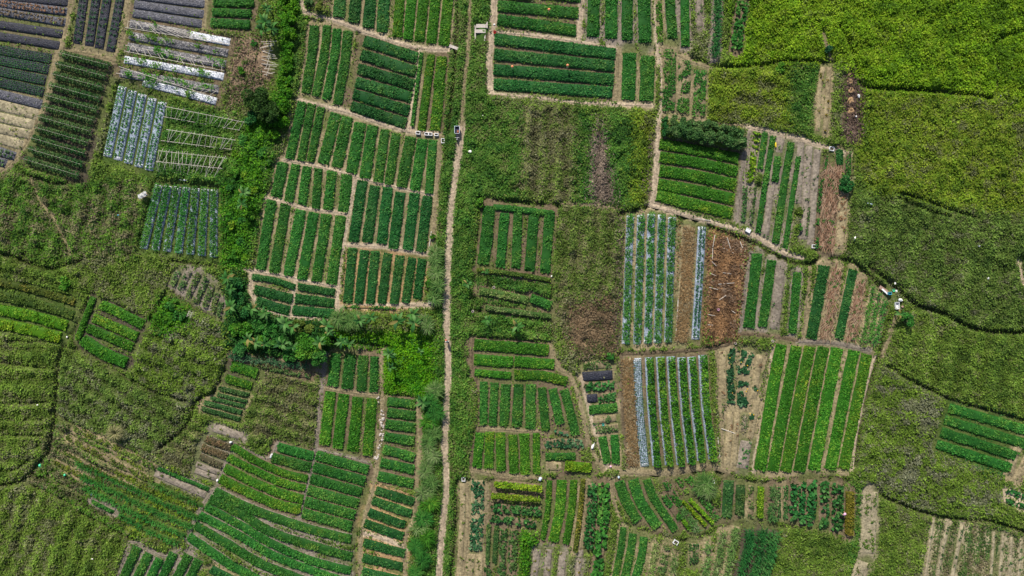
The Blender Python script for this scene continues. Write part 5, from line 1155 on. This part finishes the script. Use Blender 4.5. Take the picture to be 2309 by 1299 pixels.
foam_box(1687, 519.5, 11, 9, -.5, 'lidded white foam box on the path above the straw plot', lid=True)
foam_box(1524, 1223.5, 11, 9, -.55, 'white foam box at the ditch bend near the bottom', lid=False)
foam_box(1045, 1081, 8, 9, 0, 'old foam box at the corner of the grassy ditch')

def slab(name, px, py, lx, ly, rot, h, mat, label, cat, th=.08):
    q = W(px, py, h); g = gz(q[0], q[1])
    def f(bm):
        bx(bm, -lx / S / 2, lx / S / 2, -ly / S / 2, ly / S / 2, 0, th)
        for v in bm.verts: v.co.x += random.uniform(-.04, .04); v.co.y += random.uniform(-.03, .03)
    o = bm_obj(name, f, mat, None, (q[0], q[1], max(g, 0) + h), bevel=.012, rot=rot); return tag(o, label, cat)
slab('concrete_slab', 975.5, 681, 20, 9, -.06, .02, 'concrete', 'grey concrete slab beside the footpath at the orange plot', 'slab', .22)
slab('plank', 1023.5, 107, 21, 6.5, -.35, .25, 'concrete', 'pale plank bridging the stream ditch at the end of the bund', 'plank', .08)
# culvert bridge
q = W(1085, 70); root = empty('concrete_culvert', (q[0], q[1], 0), 'concrete culvert crossing with two slabs over the channel', 'culvert')
def rel(px, py): a = W(px, py); return a[0] - q[0], a[1] - q[1]
def sl_part(nm, x0, y0, x1, y1, z0, z1):
    a = rel(x0, y1); b_ = rel(x1, y0)
    bm_obj(nm, lambda bm: bx(bm, a[0], b_[0], a[1], b_[1], z0, z1), 'concrete', root, bevel=.02)
sl_part('slab', 1074, 57, 1096, 65.5, .32, .5); sl_part('slab', 1072.5, 69, 1095, 77, .32, .5)
sl_part('side_wall', 1070.2, 55, 1073.4, 92, -.5, .31); sl_part('side_wall', 1091.8, 78, 1095, 94, -.5, .31); sl_part('post', 1096.5, 52, 1100, 66, -.2, .55)
# cargo tricycle
q = W(1031, 302, .5); tx, ty = q[0], q[1]
root = empty('cargo_tricycle', (tx, ty, gz(tx, ty)), 'dark blue motor tricycle with open cargo bed parked on the footpath', 'tricycle')
bm_obj('cargo_floor', lambda bm: bx(bm, -.34, .34, .05, 1.05, .5, .54), 'navy', root)
for nm, x0, x1, y0, y1 in [('side_panel', -.37, -.342, .03, 1.07), ('side_panel', .342, .37, .03, 1.07), ('tailgate', -.34, .34, 1.052, 1.08), ('front_panel', -.34, .34, .02, .048)]:
    bm_obj(nm, lambda bm: bx(bm, x0, x1, y0, y1, .44, .84), 'navy', root, bevel=.006)
bm_obj('rim', lambda bm: (bx(bm, -.39, -.335, .0, 1.1, .842, .87), bx(bm, .335, .39, .0, 1.1, .842, .87), bx(bm, -.333, .333, 1.05, 1.1, .842, .87)), 'blue_white', root)
bm_obj('load', lambda bm: (bx(bm, -.05, .28, .12, .55, .545, .66, .25)), 'rust', root, bevel=.05)
bm_obj('seat', lambda bm: bx(bm, -.17, .17, -.42, -.08, .66, .78, .1), 'dark_cloth', root, bevel=.03)
bm_obj('backrest', lambda bm: bx(bm, -.3, .3, -.06, -.005, .7, .9), 'white_cloth', root, bevel=.02)
bm_obj('fuel_tank', lambda bm: bx(bm, -.12, .12, -.72, -.44, .62, .8, .25), 'navy', root, bevel=.03)
bm_obj('frame', lambda bm: (tube(bm, (0, -.9, .45), (0, .1, .45), .04, .04), tube(bm, (0, -.72, .6), (0, -.98, .3), .03, .03), tube(bm, (0, -.45, .45), (0, -.45, .7), .03, .03)), 'metal_grey', root)
bm_obj('handlebar', lambda bm: (tube(bm, (-.33, -.66, .98), (.33, -.66, .98), .018, .018), tube(bm, (0, -.66, .98), (0, -.82, .55), .02, .02)), 'metal_grey', root)
bm_obj('headlight', lambda bm: tube(bm, (0, -.8, .82), (0, -.9, .8), .06, .08), 'foam', root)
for x, y in ((0, -1.0), (-.3, .6), (.3, .6)):
    wo = bm_obj('wheel', lambda bm: tube(bm, (-.05, 0, 0), (.05, 0, 0), .26, .26, 16), 'rubber', root, (x, y, .26), bevel=.02)
    bm_obj('rim_disc', lambda bm: tube(bm, (-.056, 0, 0), (.056, 0, 0), .13, .13, 12), 'metal_grey', wo)

# people
def skin_obj(name, verts, edges, rad, mat, parent, root_i=0, sub=1):
    me = bpy.data.meshes.new(name); me.from_pydata(verts, edges, [])
    o = bpy.data.objects.new(name, me); COL.objects.link(o); o.parent = parent
    sm = o.modifiers.new('skin', 'SKIN'); me.skin_vertices.new() if not me.skin_vertices else None
    for i, r in enumerate(rad):
        r = r if isinstance(r, tuple) else (r, r)
        me.skin_vertices[0].data[i].radius = r; me.skin_vertices[0].data[i].use_root = (i == root_i)
    ss = o.modifiers.new('sub', 'SUBSURF'); ss.levels = sub; ss.render_levels = sub
    me.materials.append(M[mat]); return o
def person(px, py, rot, label, shirt, trouser, hat, carry=None, lean=.12):
    q = W(px, py, .9); g = max(gz(q[0], q[1]), 0) + .03
    root = empty('person', (q[0], q[1], g), label, 'person'); root.rotation_euler = (0, 0, rot)
    l = lean
    J = {'pelvis': (0, 0, .92), 'chest': (0, l * .7, 1.22), 'neck': (0, l * 1.1, 1.42), 'head': (0, l * 1.5, 1.56), 'crown': (0, l * 1.6, 1.64),
         'shl': (-.19, l, 1.37), 'ell': (-.25, l * .9 + .04, 1.1), 'wrl': (-.24, l + .16, .9), 'hal': (-.24, l + .21, .83),
         'shr': (.19, l, 1.37), 'elr': (.25, l * .9 - .05, 1.1), 'wrr': (.25, l + .02, .88), 'har': (.25, l + .05, .8),
         'hil': (-.1, 0, .86), 'knl': (-.11, .16, .48), 'anl': (-.11, .1, .09), 'tol': (-.11, .24, .04),
         'hir': (.1, 0, .86), 'knr': (.11, -.04, .47), 'anr': (.11, -.2, .1), 'tor': (.12, -.08, .04)}
    n_ = list(J); ix = {k: i for i, k in enumerate(n_)}
    E = [('pelvis', 'chest'), ('chest', 'neck'), ('neck', 'head'), ('head', 'crown'), ('neck', 'shl'), ('shl', 'ell'), ('ell', 'wrl'), ('wrl', 'hal'), ('neck', 'shr'), ('shr', 'elr'), ('elr', 'wrr'), ('wrr', 'har'),
         ('pelvis', 'hil'), ('hil', 'knl'), ('knl', 'anl'), ('anl', 'tol'), ('pelvis', 'hir'), ('hir', 'knr'), ('knr', 'anr'), ('anr', 'tor')]
    R_ = {'pelvis': (.14, .1), 'chest': (.15, .1), 'neck': .055, 'head': .095, 'crown': .07, 'shl': .06, 'ell': .042, 'wrl': .03, 'hal': .04, 'shr': .06, 'elr': .042, 'wrr': .03, 'har': .04, 'hil': .085, 'knl': .06, 'anl': .042, 'tol': .035, 'hir': .085, 'knr': .06, 'anr': .042, 'tor': .035}
    skin_obj('body', [J[k] for k in n_], [(ix[a], ix[b]) for a, b in E], [R_[k] for k in n_], 'skin', root)
    def sub_(nm, keys, edges, rad, mat):
        k2 = {k: i for i, k in enumerate(keys)}
        skin_obj(nm, [J[k] for k in keys], [(k2[a], k2[b]) for a, b in edges], rad, mat, root)
    sub_('shirt', ['pelvis', 'chest', 'neck', 'shl', 'ell', 'shr', 'elr'], [('pelvis', 'chest'), ('chest', 'neck'), ('neck', 'shl'), ('shl', 'ell'), ('neck', 'shr'), ('shr', 'elr')], [(.17, .13), (.19, .14), (.07, .07), .085, .06, .085, .06], shirt)
    sub_('trousers', ['pelvis', 'hil', 'knl', 'anl', 'hir', 'knr', 'anr'], [('pelvis', 'hil'), ('hil', 'knl'), ('knl', 'anl'), ('pelvis', 'hir'), ('hir', 'knr'), ('knr', 'anr')], [(.16, .12), .1, .075, .06, .1, .075, .06], trouser)
    c_ = J['head']
    def hd(bm):
        bmesh.ops.create_uvsphere(bm, u_segments=12, v_segments=8, radius=.112)
        for v in bm.verts: v.co.z = max(v.co.z, -.02) * 1.15
    bm_obj('hair', hd, 'hair', root, (c_[0], c_[1] - .012, c_[2] + .02))
    for sx in (-.035, .035):
        bm_obj('eye', lambda bm: bmesh.ops.create_uvsphere(bm, u_segments=6, v_segments=5, radius=.014), 'hair', root, (sx, c_[1] + .093, c_[2] - .005))
    bm_obj('nose', lambda bm: tube(bm, (0, c_[1] + .085, c_[2] - .02), (0, c_[1] + .115, c_[2] - .045), .008, .016, 6), 'skin', root)
    for sgn, key in ((-1, 'hal'), (1, 'har')):      # fingers curled under the palm
        hx, hy, hz = J[key]
        for f_ in range(4):
            bm_obj('finger', lambda bm: (tube(bm, (0, 0, 0), (0, .02, -.045), .009, .008, 6), tube(bm, (0, .02, -.043), (0, .002, -.075), .008, .006, 6)), 'skin', root, (hx - .025 + f_ * .017, hy + .02, hz - .015 - .004 * (f_ in (1, 2))))
        bm_obj('thumb', lambda bm: tube(bm, (0, 0, .02), (-sgn * .02, .035, -.03), .011, .008, 6), 'skin', root, (hx - sgn * .03, hy + .01, hz))
    if hat:
        def fh(bm):
            tube(bm, (0, 0, 0), (0, 0, .02), .2, .19, 16); tube(bm, (0, 0, .018), (0, 0, .12), .115, .08, 14)
        bm_obj('hat', fh, hat, root, (c_[0], c_[1], c_[2] + .05))
    return root, J
pr, J = person(1009, 771, .05, 'person in white top walking along the footpath with a red bag', 'white_cloth', 'dark_cloth', None)
bm_obj('red_bag_part', lambda bm: None, 'red_cloth') if False else None
qb = W(1005.5, 767.5, 1.0); bag = bm_obj('shoulder_bag', lambda bm: bx(bm, -.1, .1, -.16, .16, -.22, .22, .2), 'red_cloth', None, (qb[0], qb[1], 1.12), bevel=.05)
tag(bag, 'red bag carried by the person on the footpath', 'bag')
person(1904.5, 1161, .7, 'person in pale pink top and hat among the big glossy leaves', 'pink_cloth', 'dark_cloth', 'pink_cloth', lean=.3)

# marker poles with orange tops
for k, (px, py, lb) in enumerate([(1155, 150, 'orange-topped marker pole at the left end of the long level beds'), (1280, 147, 'orange-topped marker pole in the middle of the long level beds'), (1238, 21, 'orange-topped marker pole in the top level bed')]):
    h = 1.6; q = W(px, py, h); root = empty('marker_pole', (q[0], q[1], 0), lb, 'marker pole')
    pole('stick', (q[0], q[1], -.1), (q[0], q[1], h), .055, root)
    def fcap(bm):
        bmesh.ops.create_uvsphere(bm, u_segments=10, v_segments=7, radius=.2)
        for v in bm.verts: v.co.z = v.co.z * (1.1 if v.co.z > 0 else .8); v.co.x += random.uniform(-.02, .02)
    bm_obj('cloth_top', fcap, 'orange_cloth', root, (0, 0, h - .05))
def bucket(px, py, r, h, mat, label, cat='bucket'):
    q = W(px, py, h); g = max(gz(q[0], q[1]), .0)
    root = empty('bucket', (q[0], q[1], g + .05), label, cat)
    def f(bm):
        n = 14
        lo = [bm.verts.new((math.cos(a) * r * .75, math.sin(a) * r * .75, 0)) for a in np.linspace(0, 6.2832, n, endpoint=False)]
        hi = [bm.verts.new((math.cos(a) * r, math.sin(a) * r, h)) for a in np.linspace(0, 6.2832, n, endpoint=False)]
        hi2 = [bm.verts.new((math.cos(a) * r * .9, math.sin(a) * r * .9, h)) for a in np.linspace(0, 6.2832, n, endpoint=False)]
        lo2 = [bm.verts.new((math.cos(a) * r * .68, math.sin(a) * r * .68, .04)) for a in np.linspace(0, 6.2832, n, endpoint=False)]
        for i in range(n):
            j = (i + 1) % n
            bm.faces.new((lo[i], lo[j], hi[j], hi[i])); bm.faces.new((hi[i], hi[j], hi2[j], hi2[i])); bm.faces.new((hi2[i], hi2[j], lo2[j], lo2[i]))
        bm.faces.new(lo[::-1]); bm.faces.new(lo2)
    bm_obj('pail', f, mat, root)
    bm_obj('handle', lambda bm: (tube(bm, (-r, 0, h), (0, r * .3, h + .1), .012, .012, 6), tube(bm, (0, r * .3, h + .1), (r, 0, h), .012, .012, 6)), 'metal_grey', root)
bucket(1115.5, 72.5, .24, .32, 'red_cloth', 'red bucket at the end of the long level beds')
bucket(1360, 957.5, .2, .28, 'teal_plastic', 'teal bucket in the small kitchen plot')
bucket(1619, 698, .18, .28, 'pink_cloth', 'pink pail on the orange straw plot')
bucket(2013.5, 654.5, .22, .26, 'green_plastic', 'green basin at the rubbish heap')
NS = 0
def sack(px, py, lx, ly, rot, mat, label, cat='sack', h=.25, group=None):
    global NS
    NS += 1; rr = random.Random(NS); q = W(px, py, .2); g = max(gz(q[0], q[1]), 0)
    a, b_ = lx / S / 2, ly / S / 2
    if cat in ('scrap', 'sheet'): a *= .75; b_ *= .75; h *= .5
    def f(bm):
        bmesh.ops.create_icosphere(bm, subdivisions=2, radius=1)
        for v in bm.verts:
            k = rr.uniform(.82, 1.15); v.co = Vector((v.co.x * a * k, v.co.y * b_ * k, max(v.co.z, -.45) * h * k))
    o = bm_obj('sack', f, mat, None, (q[0], q[1], g + h * .45 + (.18 if g > .08 else .06)), rot=rot)
    return tag(o, label, cat, group)
sack(1936, 217, 5, 10, .3, 'foam', 'white sack on the dark dug strip, larger of two')
sack(1930, 263, 3.5, 5, .1, 'foam', 'small white sack at the foot of the dark dug strip')
sack(612, 1028, 5, 12, -.35, 'foam', 'long white sack at the corner of the curving beds')
sack(520.5, 997, 7, 5, .2, 'foam', 'white and pink sack at the top corner of the curving beds')
sack(490.5, 1083, 5, 6, 0, 'foam', 'white sack at the lowest corner of the curving beds')
sack(1337, 1005, 6, 18, -.35, 'white_cloth', 'long white sack on the path beside the small kitchen plot')
sack(1218, 1080.5, 7, 11, -.5, 'blue_white', 'silvery blue sack at the ditch below the stout beds')
sack(2203.5, 554.5, 7, 7, .1, 'foam', 'square white sheet in the right-hand dark scrub', 'sheet')
sack(2223, 628, 5, 7, .1, 'foam', 'small white sheet lower in the right-hand dark scrub', 'sheet')
sack(90, 1050, 7, 8, .4, 'green_plastic', 'mint green bag on the left slope, larger of two', 'bag')
sack(148.5, 1070, 6, 6, .2, 'green_plastic', 'mint green bag lower on the left slope', 'bag')
sack(270, 486, 6, 5, 0, 'blue_plastic', 'blue scrap in the weeds left of the silver beds', 'scrap')
sack(206, 1114, 4, 7, 0, 'white_cloth', 'pale bundle on the overgrown slope', 'bundle')
sack(1060, 343, 8, 7, .3, 'white_cloth', 'crumpled white bag on the verge beside the tricycle', 'bag', .18)
sack(1749, 327, 4, 12, 0, 'yellow_cloth', 'yellow cloth roll in the mixed vegetable plot', 'cloth')
sack(1377, 1052, 5, 5, 0, 'pink_cloth', 'pink bag at the foot of the small kitchen plot', 'bag')
sack(1395, 1076, 5, 6, 0, 'blue_white', 'grey-blue can at the head of the curved beds', 'can')
sack(1375, 56 + 24, 4, 4, 0, 'foam', 'white scrap on the bund under the bushy top beds', 'scrap', .12)
sack(1114.5, 55, 6, 5, .4, 'foam', 'white scrap at the head of the long level beds', 'scrap', .15)
sack(1929, 460, 3, 2.5, 0, 'foam', 'pale scrap at the edge of the big fallow', 'scrap', .1)
sack(1956, 461, 13, 4, -.3, 'blue_white', 'bent pale pipe in the scrub beside the straw strip', 'pipe', .12)
sack(1923, 538, 6, 11, -.3, 'white_cloth', 'white scrap in the scrub right of the foam box', 'scrap', .15)
sack(207, 1261, 7, 5, .1, 'white_cloth', 'white scrap in the bottom left fallow', 'scrap', .15)
sack(150, 760, 5, 7, 0, 'white_cloth', 'white scrap at the ditch beside the vivid plot', 'scrap', .15)
sack(86, 913, 6, 5, .4, 'white_cloth', 'white scrap in the left fallow', 'scrap', .12)
sack(413, 406, 18, 4, -.05, 'foam', 'white foam strip below the lowest stick frame', 'foam strip', .1)
sack(1145, 614, 4.5, 4, 0, 'foam', 'white scrap on the hedge bund, left one', 'scrap', .12)
sack(1174, 625, 6, 5, 0, 'blue_white', 'grey scrap on the hedge bund, right one', 'scrap', .12)
sack(1244, 623, 5, 6, 0, 'foam', 'white scrap at the foot of the comb-shaped beds', 'scrap', .14)
sack(1202, 670, 4, 5, 0, 'foam', 'white scrap in the weedy greens', 'scrap', .12)
sack(1088, 262, 4.5, 4, 0, 'foam', 'white scrap in the verge grass below the long beds', 'scrap', .1)
sack(2254, 217, 4, 4, 0, 'foam', 'white scrap beside the stepped ditch at the right', 'scrap', .1)
# white tarp shelter
q = W(323.5, 440.5, 1.0); root = empty('tarp_shelter', (q[0], q[1], gz(q[0], q[1])), 'crumpled white tarp shelter left of the leafy silver beds', 'shelter'); root.rotation_euler = (0, 0, .5)
def ftarp(bm):
    nx_, ny_ = 9, 6; vs = [[bm.verts.new(((i / (nx_ - 1) - .5) * 1.35, (j / (ny_ - 1) - .5) * .72 + .06 * math.sin(i * 2.1), 1.05 - .25 * abs(j / (ny_ - 1) - .4) + .07 * math.sin(i * 1.7 + j))) for j in range(ny_)] for i in range(nx_)]
    for i in range(nx_ - 1):
        for j in range(ny_ - 1): bm.faces.new((vs[i][j], vs[i + 1][j], vs[i + 1][j + 1], vs[i][j + 1]))
    bmesh.ops.solidify(bm, geom=list(bm.faces), thickness=.025)
bm_obj('tarp', ftarp, 'foam', root)
for sx in (-.6, .6):
    for sy in (-.28, .28): bm_obj('post', lambda bm: tube(bm, (sx, sy, -.1), (sx, sy, .9), .03, .025, 7), 'wood', root)
bm_obj('table', lambda bm: bx(bm, -.5, .5, -.26, .26, .35, .42), 'wood', root)
# rubbish heap by the long ditch
q = W(2000, 656); gq = max(gz(q[0], q[1]), 0)
def crate(px, py, lx, ly, rot, h, mat, label, cat='crate', open_=True, zoff=.05):
    q = W(px, py, h); g = max(gz(q[0], q[1]), 0); a, b_ = lx / S / 2, ly / S / 2; t_ = .045
    root = empty('crate', (q[0], q[1], g + zoff), label, cat); root.rotation_euler = (0, 0, rot)
    def f(bm):
        bx(bm, -a, a, -b_, -b_ + t_, 0, h); bx(bm, -a, a, b_ - t_, b_, 0, h); bx(bm, -a, -a + t_, -b_ + t_ + .002, b_ - t_ - .002, 0, h); bx(bm, a - t_, a, -b_ + t_ + .002, b_ - t_ - .002, 0, h); bx(bm, -a + .01, a - .01, -b_ + .01, b_ - .01, 0, .03)
    bm_obj('walls', f, mat, root); bm_obj('rim', lambda bm: (bx(bm, -a - .03, a + .03, -b_ - .03, -b_ + .002, h * .8, h + .02), bx(bm, -a - .03, a + .03, b_ - .002, b_ + .03, h * .8, h + .02)), mat, root)
crate(2004, 661.5, 7, 5, .1, .4, 'blue_plastic', 'blue crate at the lower end of the rubbish heap')
slab('board', 1994, 654, 26, 7, -.62, .3, 'brown_tarp', 'brown board along the top of the rubbish heap', 'board', .06)
slab('panel', 1995.5, 658, 17, 3.5, -.75, .42, 'foam', 'narrow white panel on the rubbish heap beside the ditch', 'panel', .05)
slab('sheet', 2021, 656.5, 4.5, 6, .1, .12, 'foam', 'white square sheet on the bund beyond the rubbish heap', 'sheet', .05)
slab('sheet', 2018.5, 639, 3, 5, .1, .15, 'foam', 'small white sheet in the scrub above the rubbish heap', 'sheet', .05)
crate(2021, 689, 9, 15, .05, .4, 'foam', 'long white foam crate at the end of the rubbish heap')
sack(2026.5, 676, 11, 7, -.2, 'foam', 'white plastic bag heap behind the long foam crate', 'bag', .25)
sack(2032, 692, 5, 6, 0, 'brown_tarp', 'brown bag beside the long foam crate', 'bag', .2)
slab('board', 1606, 1073, 3, 18, .05, .2, 'wood', 'upright orange-brown board beside the blade grass clump', 'board', .06)
slab('panel', 1608, 1085.5, 5, 9, .05, .3, 'foam', 'white panel beside the blade grass clump', 'panel', .06)
crate(1609.5, 1098, 6, 9, .1, .3, 'rust', 'rusty tin below the white panel', 'tin')
for px, py, lb in [(1658, 774, 'concrete ring at the head of the squash plot'), (1741, 769, 'concrete ring on the bund above the very long beds'), (1113.5, 648, 'ring-shaped pot on the weedy strip'), (1066, 702, 'ring-shaped pot beside the footpath verge ditch')]:
    q = W(px, py, .2); g = max(gz(q[0], q[1]), 0)
    def fr_(bm):
        n = 16
        rings = [[bm.verts.new((math.cos(a) * r, math.sin(a) * r, zz_)) for a in np.linspace(0, 6.2832, n, endpoint=False)] for r, zz_ in ((.2, 0), (.19, .3), (.14, .3), (.14, .02))]
        for u_, v_ in zip(rings[:-1], rings[1:]):
            for i in range(n): bm.faces.new((u_[i], u_[(i + 1) % n], v_[(i + 1) % n], v_[i]))
        bm.faces.new(rings[3]); bm.faces.new(rings[0][::-1])
    tag(bm_obj('concrete_ring', fr_, 'concrete', None, (q[0], q[1], g)), lb, 'concrete ring')
# pits on the dug strip
for px, py in [(1912, 165), (1915.5, 185), (1918, 205), (1918, 227), (1919, 249)]:
    q = W(px, py); g = gz(q[0], q[1])
    mb = MB(); n = 14; rs = [(.5, -.02), (.36, .1), (.24, .12), (.12, .04), (.01, .01)]
    V_ = []
    for r, zz_ in rs:
        for a in np.linspace(0, 6.2832, n, endpoint=False):
            rr = r * random.uniform(.8, 1.2); V_.append((math.cos(a) * rr, math.sin(a) * rr, zz_ + random.uniform(-.02, .02)))
    F_ = [(i * n + j, i * n + (j + 1) % n, (i + 1) * n + (j + 1) % n, (i + 1) * n + j) for i in range(4) for j in range(n)]
    mb.add(V_, F_, (.30, .20, .11)); o = mb.build('earth_pit', M['soil'], None, (0, 0, 0)); o.location = (q[0], q[1], g + .04)
    tag(o, 'round tan planting pit on the dark dug strip', 'planting pit', 'planting pits')
# boulders along the stony gully
r_ = random.Random(5)
def rock(bm):
    bmesh.ops.create_icosphere(bm, subdivisions=1, radius=1)
    for v in bm.verts: v.co *= r_.uniform(.75, 1.2)
ROCKS = []
for k in range(4):
    bm = bmesh.new(); rock(bm); me = bpy.data.meshes.new('stone'); bm.to_mesh(me); bm.free(); me.materials.append(M['concrete']); ROCKS.append(me)
for k in range(60):
    f = r_.random(); px = 852 + 14 * math.sin(f * 3) - f * 8 + r_.uniform(-5, 5); py = 895 + f * 140
    q = W(px, py); o = bpy.data.objects.new('stone', ROCKS[k % 4]); COL.objects.link(o)
    s_ = r_.uniform(.09, .22); o.scale = (s_, s_, s_ * .7); o.location = (q[0], q[1], max(gz(q[0], q[1]), -.3) + s_ * .3); o.rotation_euler = (0, 0, r_.uniform(0, 6))
    tag(o, 'pale stone lying in the stony gully', 'stone', 'stones of the gully')
